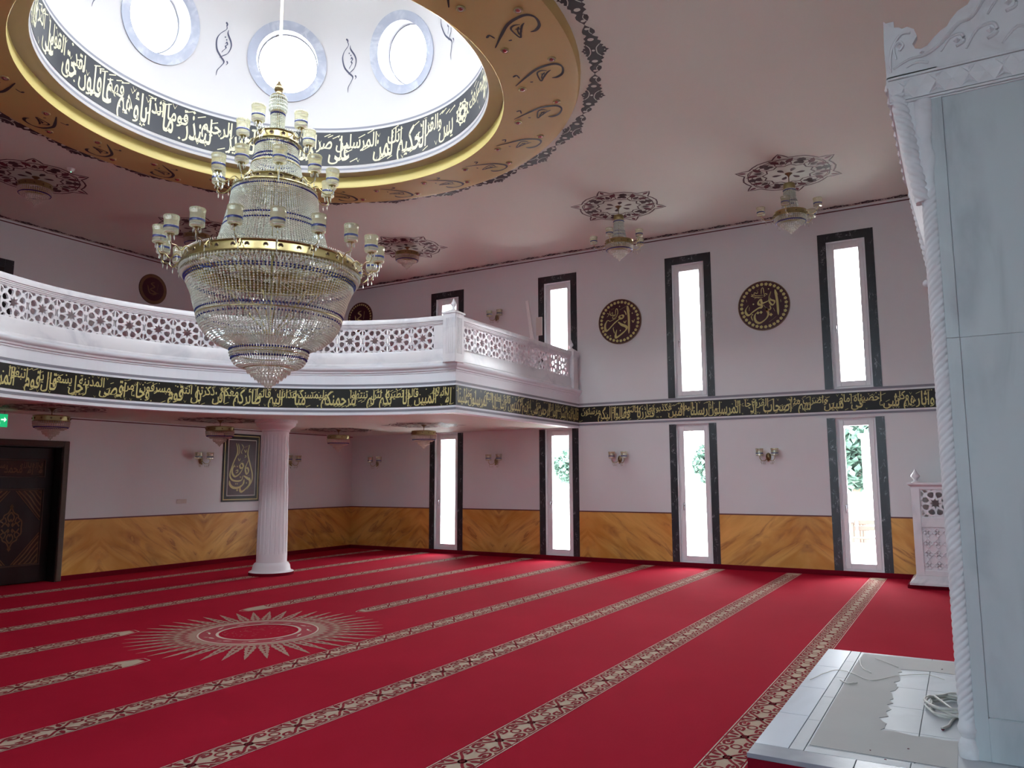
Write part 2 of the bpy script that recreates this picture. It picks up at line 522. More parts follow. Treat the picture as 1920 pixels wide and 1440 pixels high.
M['crystal'] = _crystal('clear_crystal_bead', (0.90, 0.93, 0.86, 1), 0.14, 0.46, 0.1)
M['crystal_cup'] = _crystal('clear_crystal_cup', (0.80, 0.79, 0.62, 1), 0.45, 0.5, 0.08)
M['crystal_blue'] = _crystal('blue_crystal_bead', (0.045, 0.07, 0.30, 1), 0.08, 0.25, 0.15)
M['crystal_gold'] = _crystal('amber_crystal_bead', (0.62, 0.52, 0.26, 1), 0.2, 0.35, 0.15)

def _emit(name, c, s):
    m = NT(name)
    m.b.inputs['Base Color'].default_value = c
    m.b.inputs['Emission Color'].default_value = c
    m.b.inputs['Emission Strength'].default_value = s
    return m.mat
M['exit_green'] = _emit('lit_green_sign', (0.01, 0.50, 0.18, 1), 0.22)
M['exit_white'] = _emit('lit_white_symbol', (0.8, 1.0, 0.9, 1), 0.30)
M['led_green'] = _emit('green_indicator', (0.3, 1.0, 0.6, 1), 0.5)
# ================================================================== SETTING
# ------------------------------------------------------------------ floor: fitted carpet
mb = MB()
mb.box(WL, W, YF, D + 0.30, -0.12, 0.0)
floor = mb.build('floor', M['carpet'])
tag(floor, 'red fitted carpet with beige patterned prayer stripes', 'floor', None, 'structure')

MED = Vector((6.066, 6.749))
def stripe_cell(mb, x, y, w, m):
    """One repeat (0.42 m) of the leaf scroll: dark red ground lines laid on the beige stripe."""
    h = w * 0.5
    for sgn in (1, -1):
        X = lambda t: x + t * 0.42
        Y = lambda t: y + sgn * t * h
        ribbon(mb, [(X(-.5), Y(.02)), (X(-.36), Y(.30)), (X(-.20), Y(.74)), (X(-.05), Y(.62)), (X(-.10), Y(.34)), (X(-.24), Y(.36))], 0.019, m, 3)
        ribbon(mb, [(X(.5), Y(.02)), (X(.36), Y(.30)), (X(.20), Y(.74)), (X(.05), Y(.62)), (X(.10), Y(.34)), (X(.24), Y(.36))], 0.019, m, 3)
        poly(mb, teardrop(X(-.13), Y(.54), 0.045, 0.026, PI if sgn > 0 else PI, 5), m)
        poly(mb, teardrop(X(.13), Y(.54), 0.045, 0.026, 0, 5), m)
        poly(mb, teardrop(X(-.46), Y(.30), 0.095, 0.036, sgn * 1.25, 6), m)
        poly(mb, teardrop(X(.46), Y(.30), 0.095, 0.036, PI - sgn * 1.25, 6), m)
        poly(mb, [(X(-.04), Y(.84)), (X(.04), Y(.84)), (X(0), Y(.70))], m)
        poly(mb, [(X(-.40), Y(.84)), (X(-.27), Y(.84)), (X(-.33), Y(.62))], m)
        poly(mb, [(X(.40), Y(.84)), (X(.27), Y(.84)), (X(.33), Y(.62))], m)
    ribbon(mb, ellipse(x, y, 0.036, 0.032, 10), 0.014, m, 1, True, False)
    for q in (-1, 1):
        ribbon(mb, ellipse(x + q * 0.21, y, 0.028, 0.024, 8), 0.012, m, 1, True, False)

def stripe(x0, x1, y, w=0.25, tip0=False, tip1=False):
    mb = MB()
    h = w / 2
    z1, z2 = 0.0020, 0.0034
    a = x0 + (0.22 if tip0 else 0); b = x1 - (0.22 if tip1 else 0)
    P = [(a, y - h * .86), (b, y - h * .86)]
    if tip1: P += [(x1 - 0.06, y - h * .4), (x1 - 0.06, y + h * .4)]
    P += [(b, y + h * .86), (a, y + h * .86)]
    if tip0: P += [(x0 + 0.06, y + h * .4), (x0 + 0.06, y - h * .4)]
    mb.add([(p[0], p[1], z1) for p in P], [tuple(range(len(P)))], 0)
    for s in (-1, 1):
        mb.add([(a, y + s * h, z1), (b, y + s * h, z1), (b, y + s * (h - 0.008), z1), (a, y + s * (h - 0.008), z1)], [(0, 1, 2, 3)], 2)
    for (t, xe, xi, sg) in ((tip0, x0, a, -1), (tip1, x1, b, 1)):
        if t:
            sub = MB()
            ribbon(sub, [(xi, y - h), (xe - sg * 0.02, y - h * .55), (xe, y + h * .35), (xe - sg * 0.05, y + h * .55), (xi, y + h)], 0.009, 2, 1, False, False)
            sub.v = [(p[0], p[1], z1) for p in sub.v]
            mb.add(sub.v, sub.f, 2)
    orn = MB()
    k0 = math.ceil((x0 - 5.0) / 0.42)
    while 5.0 + k0 * 0.42 - 0.20 < a - (.1 if tip0 else 0): k0 += 1
    while 5.0 + k0 * 0.42 + 0.20 < b + (.1 if tip1 else 0):
        stripe_cell(orn, 5.0 + k0 * 0.42, y, w, 1); k0 += 1
    mb.add([(p[0], p[1], z2) for p in orn.v], orn.f, 1)
    o = mb.build('carpet_stripe', [M['carpet_beige'], M['carpet_line'], M['carpet_pale']], floor, None, True, False)
    return o
PER, Y1 = 1.3332, 1.3195
for k in range(9):
    y = Y1 + PER * k
    if k == 4:
        stripe(WL + 0.1, 4.66, y, 0.25, False, True); stripe(7.56, W - 0.06, y, 0.25, True, False)
    elif k == 5:
        stripe(WL + 0.1, 5.45, y, 0.25, False, True); stripe(6.88, W - 0.06, y, 0.25, True, False)
    else:
        stripe(WL + 0.1, W - 0.06, y)
# sunburst woven in the middle of the carpet
mb = MB()
def disc_ring(mb, r0, r1, z, m, n=72):
    mb.add([(MED.x + r * math.cos(2 * PI * i / n), MED.y + r * math.sin(2 * PI * i / n), z) for i in range(n) for r in (r0, r1)],
           [(2 * i, 2 * i + 1, (2 * i + 3) % (2 * n), (2 * i + 2) % (2 * n)) for i in range(n)], m)
NS = 42
for i in range(NS):
    a = 2 * PI * i / NS
    def pp(r, t, z): return (MED.x + r * math.cos(a + t / r), MED.y + r * math.sin(a + t / r), z)
    prof = [(0.70, .052), (0.80, .045), (0.84, .058), (0.93, .040), (0.96, .050), (1.03, .030), (1.06, .036), (1.14, .019), (1.17, .024), (1.34, 0.002)]
    vs = [pp(r, t, .002) for r, t in prof] + [pp(r, -t, .002) for r, t in prof]
    mb.add(vs, [(j, j + 1, len(prof) + j + 1, len(prof) + j) for j in range(len(prof) - 1)], 0)
    orn = MB()
    for (r0, l, w_) in ((0.735, .085, .040), (0.845, .08, .038), (0.955, .07, .026), (1.05, .06, .014)):
        poly(orn, teardrop(MED.x + r0 * math.cos(a), MED.y + r0 * math.sin(a), l, w_, a, 5), 1)
    a2 = a + PI / NS
    poly(orn, teardrop(MED.x + .70 * math.cos(a2), MED.y + .70 * math.sin(a2), .12, .045, a2, 5), 2)
    mb.add([(p[0], p[1], .0034) for p in orn.v], orn.f, 1)
    mb.m[-len(orn.f):] = orn.m
disc_ring(mb, 0.64, 0.71, .0026, 0)
disc_ring(mb, 0.44, 0.64, .0026, 2)
disc_ring(mb, 0.615, 0.635, .0036, 3)
disc_ring(mb, 0.415, 0.445, .0036, 3)
orn = MB()
for i in range(12):
    a = 2 * PI * i / 12 + 0.1
    c = MED + Vector((math.cos(a), math.sin(a))) * 0.53
    poly(orn, teardrop(c.x, c.y, .11, .028, a + 1.9, 6), 3)
    poly(orn, teardrop(c.x, c.y, .07, .03, a - 0.9, 6), 0)
for i in range(60):
    a = random.uniform(0, 2 * PI); r = 0.38 * math.sqrt(random.random())
    c = MED + Vector((math.cos(a), math.sin(a))) * r
    poly(orn, teardrop(c.x, c.y, random.uniform(.03, .07), .014, random.uniform(0, 6.28), 5), 2)
mb.add([(p[0], p[1], .0046) for p in orn.v], orn.f, 0)
mb.m[-len(orn.f):] = orn.m
mb.build('carpet_sunburst', [M['carpet_dull'], M['carpet_line'], M['carpet_mid'], M['carpet_pale']], floor, None, True, False)

# ------------------------------------------------------------------ side walls with window openings
OPH = 0.318
def side_wall(name, xa, xb, label, blind=()):
    mb = MB()
    edges = [YF] + sum([[y - OPH, y + OPH] for y in WY], []) + [D2 + 0.3]
    for i in range(0, len(edges) - 1, 2):
        mb.box(xa, xb, edges[i], edges[i + 1], -0.1, ZC + 0.25)
    for y in WY:
        for z0, z1 in ((-0.1, 0.07), (2.69, 3.20), (5.845, ZC + 0.25)):
            mb.box(xa, xb, y - OPH, y + OPH, z0, z1)
        if y in blind: mb.box(xa, xb, y - OPH, y + OPH, 0.07, 2.69)  # infill added to keep daylight off the back wall
    o = mb.build(name, M['wall'])
    return tag(o, label, 'wall', None, 'structure')
wall_right = side_wall('wall_right', W, W + 0.36, 'pinkish white wall with tall narrow windows')
wall_left = side_wall('wall_left', WL - 0.36, WL, 'pinkish white side wall opposite the window wall', (WY[2], WY[3]))

mb = MB()
mb.box(WL, 4.80, D, D + 0.30, -0.1, ZS + 0.3); mb.box(7.31, W, D, D + 0.30, -0.1, ZS + 0.3)
mb.box(4.80, 7.31, D, D + 0.30, 2.205, ZS + 0.3)
wall_back = tag(mb.build('wall_back', M['wall']), 'pinkish back wall under the gallery with the carved door', 'wall', None, 'structure')
mb = MB()
mb.box(WL, W, D2, D2 + 0.3, ZS + 0.3, ZC + 0.25)
wall_upper = tag(mb.build('wall_gallery', M['wall']), 'pinkish wall at the back of the gallery', 'wall', None, 'structure')
mb = MB()
mb.box(WL - 0.36, W + 0.36, YF - 0.3, YF, -0.1, ZC + 0.25)
tag(mb.build('wall_front', M['wall']), 'pinkish wall behind the marble prayer niche', 'wall', None, 'structure')

# painted marble dado, border line, skirting
def dado_run(parent, pts, nrm_off):
    """pts: (axis, const, a, b): panels along one wall."""
    axis, cst, a, b, s = pts
    mb = MB(); lb = MB()
    t0, t1 = sorted((cst, cst - s * 0.006)); u0, u1 = sorted((cst, cst - s * 0.010))
    if axis == 'x':
        mb.box(t0, t1, a, b, 0.02, 0.985); lb.box(u0, u1, a, b, 0.985, 1.008)
    else:
        mb.box(a, b, t0, t1, 0.02, 0.985); lb.box(a, b, u0, u1, 0.985, 1.008)
    mb.build('dado_panel', M['dado'], parent); lb.build('dado_border', M['border_line'], parent)
SO = 0.458
for wl_, x_, s_ in ((wall_right, W, 1), (wall_left, WL, -1)):
    ed = [YF] + sum([[y - SO, y + SO] for y in WY], []) + [D]
    for i in range(0, len(ed) - 1, 2):
        dado_run(wl_, ('x', x_, ed[i], ed[i + 1], s_), 0)
dado_run(wall_back, ('y', D, 7.40, W, 1), 0)
dado_run(wall_back, ('y', D, WL, 4.71, 1), 0)
mb = MB(); mb.box(W - 0.022, W, YF, D, 0.0, 0.085)
tag(mb.build('baseboard_right', M['carpet_skirt']), 'dark red carpet skirting along the window wall', 'baseboard', None, 'structure')
mb = MB(); mb.box(WL, WL + 0.022, YF, D, 0.0, 0.085)
tag(mb.build('baseboard_left', M['carpet_skirt']), 'dark red carpet skirting along the opposite side wall', 'baseboard', None, 'structure')
mb = MB(); mb.box(7.40, W - 0.022, D - 0.022, D, 0.0, 0.085); mb.box(WL + 0.022, 4.71, D - 0.022, D, 0.0, 0.085)
tag(mb.build('baseboard_back', M['carpet_skirt']), 'dark red carpet skirting along the back wall', 'baseboard', None, 'structure')

# ------------------------------------------------------------------ ceiling with the round dome opening
RO = 3.70
bm = bmesh.new()
rect = [bm.verts.new(p) for p in ((WL, YF, ZC), (W, YF, ZC), (W, D2, ZC), (WL, D2, ZC))]
circ = [bm.verts.new((DC.x + RO * math.cos(2 * PI * i / 96), DC.y + RO * math.sin(2 * PI * i / 96), ZC)) for i in range(96)]
es = [bm.edges.new((rect[i], rect[(i + 1) % 4])) for i in range(4)] + [bm.edges.new((circ[i], circ[(i + 1) % 96])) for i in range(96)]
bmesh.ops.triangle_fill(bm, use_beauty=True, use_dissolve=False, edges=es)
for f in list(bm.faces):
    if (f.calc_center_median() - Vector((DC.x, DC.y, ZC))).length < RO * 0.98:
        bm.faces.remove(f)
ext = bmesh.ops.extrude_face_region(bm, geom=list(bm.faces))
for v in ext['geom']:
    if isinstance(v, bmesh.types.BMVert): v.co.z += 0.22
bmesh.ops.recalc_face_normals(bm, faces=bm.faces)
me = bpy.data.meshes.new('ceiling'); bm.to_mesh(me); bm.free()
me.materials.append(M['ceiling'])
ceiling = tag(link('ceiling', me), 'pinkish ceiling around the dome opening', 'ceiling', None, 'structure')

# ------------------------------------------------------------------ dome
dome = empty('dome', (DC.x, DC.y, ZC))
tag(dome, 'white dome with round windows above an ochre ring', 'dome', None, 'structure')
def dlathe(name, prof, mat_, n=128, smooth=40):
    mb = MB(); mb.lathe(prof, n, (DC.x, DC.y)); return mb.build(name, mat_, dome, smooth)
dlathe('ochre_ring', [(3.70, 6.455), (3.695, 6.36), (3.672, 6.315), (3.62, 6.297), (3.55, 6.292), (2.80, 6.222), (2.772, 6.222)], M['gold_ring'])
dlathe('ring_lip', [(2.772, 6.2215), (2.768, 6.24), (2.775, 6.375), (2.79, 6.405)], M['lip'])
dlathe('cove', [(2.79, 6.405), (2.70, 6.412), (2.60, 6.400), (2.585, 6.395)], M['beige'])
DR = 2.58
dlathe('drum', [(DR + .006, 6.392), (DR, 6.40), (DR, 7.26)], M['dome'])
for z0, z1 in ((6.432, 6.462), (7.090, 7.122)):
    dlathe('grey_band', [(DR - .003, z0), (DR - .003, z1)], M['grey_line'])
DZ = 7.26
# shell: fine grid with the round window holes left open
EL0 = math.radians(19.0); HOLE = math.radians(11.6)
mb = MB()
NA, NE = 240, 60
grid = {}
for j in range(NE + 1):
    e = (PI / 2) * j / NE
    for i in range(NA):
        a = 2 * PI * i / NA
        grid[(i, j)] = len(mb.v)
        mb.v.append((DC.x + DR * math.cos(e) * math.cos(a), DC.y + DR * math.cos(e) * math.sin(a), DZ + DR * math.sin(e)))
WD = [Vector((math.cos(EL0) * math.cos(PI / 4 * k), math.cos(EL0) * math.sin(PI / 4 * k), math.sin(EL0))) for k in range(8)]
for j in range(NE):
    for i in range(NA):
        a = 2 * PI * (i + .5) / NA; e = (PI / 2) * (j + .5) / NE
        d = Vector((math.cos(e) * math.cos(a), math.cos(e) * math.sin(a), math.sin(e)))
        if max(d.dot(q) for q in WD) > math.cos(HOLE): continue
        i2 = (i + 1) % NA
        mb.f.append([grid[(i, j)], grid[(i2, j)], grid[(i2, j + 1)], grid[(i, j + 1)]]); mb.m.append(0)
mb.build('shell', M['dome'], dome, 60)

def dome_window(k):
    d = WD[k]
    c = Vector((DC.x, DC.y, DZ)) + d * DR
    o = empty('window_%d' % (k + 9), c)
    names = ['right of the far round window', 'far round window behind the chandelier rod', 'left of the far round window']
    lab = {0: 'round dome window on the right with grey marble ring', 1: 'round dome window behind the chandelier rod with grey marble ring',
           2: 'round dome window on the left with grey marble ring'}.get(k, 'round dome window hidden by the near rim of the dome')
    tag(o, lab, 'window', 'round dome windows', 'structure')
    t = Vector((-math.sin(PI / 4 * k), math.cos(PI / 4 * k), 0)); b = d.cross(t)
    def loc(r, z, a):   # z outward along d
        return c + t * (r * math.cos(a)) + b * (r * math.sin(a)) + d * z
    def sph(r):         # distance below the tangent plane on the sphere
        return -(DR - math.sqrt(DR * DR - r * r))
    def ring(name, prof, mat_, n=56):
        m_ = MB(); vs = []
        for (r, z) in prof:
            vs += [loc(r, z, 2 * PI * i / n) for i in range(n)]
        m_.add(vs, [(q * n + i, q * n + (i + 1) % n, (q + 1) * n + (i + 1) % n, (q + 1) * n + i) for q in range(len(prof) - 1) for i in range(n)])
        return m_.build(name, mat_, o, 40)
    R1, R0 = 0.590, 0.455
    ring('marble_ring', [(R1, sph(R1) + .02), (R1, sph(R1) - .022), ((R1 + R0) / 2, sph(.52) - .026), (R0, sph(R0) - .024), (R0, sph(R0) + .05)], M['marble_ring'])
    ring('reveal', [(R0, sph(R0)), (R0, 0.22), (R0 - .012, 0.235)], M['dome'])
    ring('pane_frame', [(R0, 0.225), (R0 - .018, 0.225), (R0 - .018, 0.26), (R0, 0.26)], M['grey_line'])
    m_ = MB(); m_.add([loc(0, .245, 0)] + [loc(R0 - .015, .245, 2 * PI * i / 56) for i in range(56)], [(0, i + 1, (i + 1) % 56 + 1) for i in range(56)])
    m_.build('pane', M['glass_clear'], o)
    portal('sky_portal', c + d * 0.30, -d, 2 * (R0 - .015), 2 * (R0 - .015), True)
for k in range(8): dome_window(k)

# ------------------------------------------------------------------ windows of the side walls
def window_proto(n, low):
    """Local frame: x points outdoors, y along the wall, z up from the floor."""
    z0, z1 = (0.07, 2.69) if low else (3.20, 5.845)
    o = empty('window_%d' % n)
    mb = MB()
    fx0, fx1 = 0.085, 0.165
    a, e = OPH, OPH - 0.052
    mb.box(fx0, fx1, -a, -e, z0, z1); mb.box(fx0, fx1, e, a, z0, z1)
    mb.box(fx0, fx1, -e, e, z0, z0 + .052); mb.box(fx0, fx1, -e, e, z1 - .052, z1)
    mb.build('frame', M['pvc'], o, None, False)
    mb = MB()
    g = 0.196; gz0, gz1 = z0 + 0.135, z1 - 0.135
    s0, s1 = 0.062, 0.15
    q = e + .012
    for (y0, y1, u0, u1) in ((-q, -g, z0 + .04, z1 - .04), (g, q, z0 + .04, z1 - .04), (-g, g, z0 + .04, gz0), (-g, g, gz1, z1 - .04)):
        mb.bevbox(s0, s1, y0, y1, u0, u1, 0.006)
    mb.build('sash', M['pvc'], o, None, False)
    mb = MB(); mb.box(0.10, 0.112, -g - .01, g + .01, gz0 - .01, gz1 + .01)
    mb.build('pane', M['glass_clear'], o, None, False)
    hz = 1.16 if low else 4.31
    mb = MB()
    hy = 0.225
    mb.bevbox(0.050, 0.062, hy - .014, hy + .014, hz - .035, hz + .035, .004)
    mb.tube([(0.055, hy, hz + .01), (0.02, hy, hz + .01)], 0.008, 8)
    mb.tube([(0.022, hy, hz + .018), (0.020, hy, hz - .05), (0.024, hy, hz - .11)], [.009, .009, .007], 8)
    mb.build('handle', M['chrome'], o, 40, False)
    for s in (-1, 1):
        mb = MB(); ya, yb = sorted((s * OPH, s * SO))
        mb.box(-0.012, 0.0, ya, yb, 0.02 if low else 3.20, 2.69 if low else 6.0)
        mb.build('jamb', M['black_marble'], o, None, False)
    if not low:
        mb = MB(); mb.box(-0.012, 0.0, -OPH, OPH, 5.845, 6.0)
        mb.build('lintel', M['black_marble'], o, None, False)
    return o
_TP = {}
def tinted_pane(me):      # unseen opposite panes, tint added to weaken their daylight
    if me.name not in _TP:
        m2 = me.copy(); m2.materials[0] = M['glass']; _TP[me.name] = m2
    return _TP[me.name]
LOWLAB = ['tall lower window beside the lattice pulpit, trees outside', 'tall lower window between the two bright wall sconces',
          'tall lower window just under the gallery end post', 'tall lower window deepest under the gallery by the corner']
UPLAB = ['tall upper window nearest the marble niche, black surround', 'tall upper window between the two round wall plaques',
         'tall upper window beside the leaning white strip on the gallery', 'short looking upper window behind the corner finial of the balustrade']
pl, pu = window_proto(1, True), window_proto(5, False)
for i, y in enumerate(WY):
    for low in (True, False):
        pr = pl if low else pu
        lab = (LOWLAB if low else UPLAB)[i]
        o = pr if i == 0 else copy_tree(pr, (0, 0, 0))
        if i: o.name = 'window_%d' % (i + 1 + (0 if low else 4))
        o.location = (W, y, 0)
        tag(o, lab, 'window', 'tall narrow windows of the right wall', 'structure')
        zc, hh = (1.38, 2.40) if low else (4.52, 2.42)
        portal('sky_portal', (W + 0.2, y, zc), (-1, 0, 0), 0.40, hh).rotation_euler = (PI / 2, 0, PI / 2)
        if low and i > 1: continue          # unseen side: openings under the gallery left out to darken the back wall
        o2 = copy_tree(pr, (WL, y, 0), PI)
        for c_ in o2.children:
            if c_.name.startswith('pane'): c_.data = tinted_pane(c_.data)
        o2.name = 'window_%d' % (i + 17 + (0 if low else 4))
        tag(o2, 'tall narrow window of the side wall outside the frame', 'window', 'windows of the opposite side wall', 'structure')
        portal('sky_portal', (WL - 0.2, y, zc), (1, 0, 0), 0.40, hh).rotation_euler = (PI / 2, 0, -PI / 2)

# ------------------------------------------------------------------ gallery
def gallery_path(a0=0.0, a1=PI, wings=(True, True), n=72):
    P = []
    if wings[0]: P.append((W, GC.y))
    for i in range(n + 1):
        a = a0 + (a1 - a0) * i / n
        P.append((GC.x + GR * math.cos(a), GC.y + GR * math.sin(a)))
    if wings[1]: P.append((WL, GC.y))
    return P
def sweep(mb, path, prof, m=0, closed_prof=False):
    """Profile points (o, z): o = distance towards the hall."""
    P = [Vector(p) for p in path]
    n = len(P)
    offs = []
    for i in range(n):
        d1 = (P[i] - P[i - 1]).normalized() if i > 0 else None
        d2 = (P[i + 1] - P[i]).normalized() if i < n - 1 else None
        if d1 is None: d1 = d2
        if d2 is None: d2 = d1
        n1 = Vector((-d1.y, d1.x)); n2 = Vector((-d2.y, d2.x))
        nn = (n1 + n2); nn.normalize()
        offs.append(nn / max(0.3, nn.dot(n1)))
    k = len(prof)
    vs = []
    for p, o in zip(P, offs):
        for (d, z) in prof:
            q = p + o * d
            vs.append((q.x, q.y, z))
    fs = []
    for i in range(n - 1):
        for j in range(k if closed_prof else k - 1):
            j2 = (j + 1) % k
            fs.append((i * k + j, i * k + j2, (i + 1) * k + j2, (i + 1) * k + j))
    if closed_prof:
        fs.append(tuple(range(k))); fs.append(tuple((n - 1) * k + j for j in range(k)))
    mb.add(vs, fs, m)
gallery = empty('gallery', (GC.x, GC.y + GR, ZS))
tag(gallery, 'white gallery with a curved front above the back of the hall', 'gallery', None, 'structure')
path = gallery_path()
mb = MB()
xs = sorted(set([WL, W] + [p[0] for p in path]))
def yfront(x):
    return GC.y + (math.sqrt(max(0, GR * GR - (x - GC.x) ** 2)) if abs(x - GC.x) < GR else 0)
for z, m_ in ((ZS, 0), (3.44, 1)):
    vs = []
    for x in xs: vs += [(x, yfront(x), z), (x, D2, z)]
    # the ends of the arc step back to the straight wings
    mb.add(vs, [(2 * i, 2 * i + 1, 2 * i + 3, 2 * i + 2) for i in range(len(xs) - 1)], m_)
mb.build('slab', [M['ceiling'], M['carpet']], gallery, None, True, False)
mb = MB(); sweep(mb, path, [(-0.18, 2.712), (-0.18, 2.69), (0.0, 2.69), (0.0, 3.36), (-0.18, 3.36)], 0, True)
mb.build('fascia', M['white'], gallery)
for z0, z1 in ((2.735, 2.772), (3.155, 3.192)):
    mb = MB(); sweep(mb, path, [(0.003, z0), (0.003, z1)])
    mb.build('grey_band', M['grey_line'], gallery)
mb = MB(); sweep(mb, path, [(-0.02, 3.345), (0.012, 3.345), (0.012, 3.365), (0.03, 3.375), (0.036, 3.40), (0.062, 3.418), (0.072, 3.44), (0.072, 3.468), (-0.14, 3.468)], 0, False)
mb.build('cornice', M['white'], gallery, 35)

# fluted column under the gallery
column = empty('column', (9.775, 10.63, 0))
tag(column, 'white fluted round column standing under the gallery', 'column', None, 'structure')
mb = MB()
def flute(r, z, a):
    k = min(1, max(0, (z - 0.36) / 0.05)) * min(1, max(0, (2.45 - z) / 0.05))
    return r * (1 - 0.055 * k * max(0.0, math.cos(20 * a)) ** 0.6) if k > 0 else r
mb.lathe([(0.262, 0.20), (0.262, 0.345), (0.262, 0.36), (0.262, 0.41), (0.258, 0.8), (0.25, 1.3), (0.24, 1.8), (0.23, 2.3), (0.228, 2.40), (0.228, 2.45), (0.228, 2.52)], 160, (0, 0), 0, 0, 2 * PI, flute)
mb.build('shaft', M['stucco_col'], column, 30, False)
mb = MB()
mb.lathe([(0.0, 0.05), (0.385, 0.05), (0.375, 0.062), (0.335, 0.075), (0.325, 0.10), (0.315, 0.16), (0.290, 0.20), (0.262, 0.215)], 64)
mb.build('base', M['stucco_col'], column, 45, False)
mb = MB()
mb.lathe([(0.228, 2.50), (0.245, 2.515), (0.245, 2.54), (0.28, 2.57), (0.325, 2.60), (0.345, 2.63), (0.345, 2.655), (0.372, 2.668), (0.372, 2.712)], 64)
mb.build('capital', M['stucco_col'], column, 45, False)
mb = MB(); mb.lathe([(0.36, 0.0), (0.385, 0.0), (0.385, 0.052), (0.3, 0.052)], 64)
mb.build('skirting', M['carpet_skirt'], column, 45, False)
# ================================================================== WRITING
_AR = {}
def _forms(ch, iso, n):
    _AR[ch] = [iso + k for k in range(n)]
for _c, _i, _n in (('ء', 0xFE80, 1), ('آ', 0xFE81, 2), ('أ', 0xFE83, 2), ('ؤ', 0xFE85, 2), ('إ', 0xFE87, 2), ('ئ', 0xFE89, 4),
                   ('ا', 0xFE8D, 2), ('ب', 0xFE8F, 4), ('ة', 0xFE93, 2), ('ت', 0xFE95, 4), ('ث', 0xFE99, 4), ('ج', 0xFE9D, 4),
                   ('ح', 0xFEA1, 4), ('خ', 0xFEA5, 4), ('د', 0xFEA9, 2), ('ذ', 0xFEAB, 2), ('ر', 0xFEAD, 2), ('ز', 0xFEAF, 2),
                   ('س', 0xFEB1, 4), ('ش', 0xFEB5, 4), ('ص', 0xFEB9, 4), ('ض', 0xFEBD, 4), ('ط', 0xFEC1, 4), ('ظ', 0xFEC5, 4),
                   ('ع', 0xFEC9, 4), ('غ', 0xFECD, 4), ('ف', 0xFED1, 4), ('ق', 0xFED5, 4), ('ك', 0xFED9, 4), ('ل', 0xFEDD, 4),
                   ('م', 0xFEE1, 4), ('ن', 0xFEE5, 4), ('ه', 0xFEE9, 4), ('و', 0xFEED, 2), ('ى', 0xFEEF, 2), ('ي', 0xFEF1, 4)):
    _forms(_c, _i, _n)
_LA = {'آ': 0xFEF5, 'أ': 0xFEF7, 'إ': 0xFEF9, 'ا': 0xFEFB}
def shape(word):
    """Joined letter forms, in left-to-right drawing order."""
    units, i = [], 0
    while i < len(word):
        if word[i] == 'ل' and i + 1 < len(word) and word[i + 1] in _LA:
            units.append((_LA[word[i + 1]], 2)); i += 2
        else:
            f = _AR[word[i]]; units.append((f[0], len(f))); i += 1
    out = []
    for k, (base, n) in enumerate(units):
        prev = k > 0 and units[k - 1][1] == 4 and n > 1
        nxt = n == 4 and k + 1 < len(units) and units[k + 1][1] > 1
        idx = 3 if (prev and nxt) else 2 if nxt else 1 if prev else 0
        out.append(chr(base + idx))
    return ''.join(reversed(out))
_WC = {}
def word_mesh(word, bold=0.014):
    if word in _WC: return _WC[word]
    cu = bpy.data.curves.new('word', 'FONT')
    cu.body = shape(word); cu.resolution_u = 2; cu.offset = bold
    o = bpy.data.objects.new('word', cu); COL.objects.link(o)
    dg = bpy.context.evaluated_depsgraph_get()
    ev = o.evaluated_get(dg); me = ev.to_mesh()
    vs = [(v.co.x, v.co.y) for v in me.vertices]; fs = [tuple(p.vertices) for p in me.polygons]
    ev.to_mesh_clear()
    bpy.data.objects.remove(o); bpy.data.curves.remove(cu)
    x0 = min(v[0] for v in vs); x1 = max(v[0] for v in vs)
    vs = [(v[0] - x0, v[1]) for v in vs]
    _WC[word] = (vs, fs, x1 - x0, min(v[1] for v in vs), max(v[1] for v in vs))
    return _WC[word]

def layout(text, length, h, seed=1, slant=0.05, dens=7.5):
    """Two-tier stacked script filling a band: one flat MB per word and one for the small vowel marks (x right, y up)."""
    rnd = random.Random(seed)
    words = text.split()
    items, x = [], 0.0
    for i, w in enumerate(words):
        vs, fs, wd, y0, y1 = word_mesh(w)
        hi = i % 2 == 1
        sc = 0.84 if hi else 1.0
        items.append((w, x, hi, sc))
        x += wd * sc * (0.66 if hi else 0.80) + 0.05
    last = items[-1]
    k = length * 0.985 / (last[1] + word_mesh(last[0])[2] * last[3] + 0.05)
    out = []
    for (w, xs_, hi, sc) in items:
        vs, fs, wd, y0, y1 = word_mesh(w)
        base, up, dn, lim = (0.50, 0.62, 0.42, 0.955) if hi else (0.15, 1.03, 0.42, 0.93)
        right = length * 0.992 - xs_ * k
        mb = MB(); pts = []
        for (px, py) in vs:
            Y = base + (py * up if py > 0 else py * dn)
            if Y > lim - .06: Y = lim - .06 + 0.06 * (1 - math.exp(-(Y - lim + .06) / .06))
            Y *= h
            pts.append((right - (wd - px) * sc * k + (Y - base * h) * slant, Y, 0))
        mb.add(pts, fs)
        out.append(mb)
    mk = MB()
    n = int(length / h * dens)
    for i in range(n):
        X = length * (i + rnd.uniform(.1, .9)) / n
        Y = h * (rnd.uniform(.78, .95) if rnd.random() < 0.5 else rnd.uniform(.05, .16) if rnd.random() < .6 else rnd.uniform(.3, .75))
        q = h * rnd.uniform(.04, .065)
        c = rnd.random()
        if c < 0.4:
            pen(mk, [(X - q, Y + q), (X, Y - q), (X + q, Y + q)], h * 0.036, n=1)
        elif c < 0.75:
            pen(mk, [(X - q * 1.8, Y - q * .8), (X + q * 1.8, Y + q * .8)], h * 0.040, n=1, taper=False)
        else:
            poly(mk, [(X - q * .7, Y), (X, Y + q * .7), (X + q * .7, Y), (X, Y - q * .7)])
    return out, mk

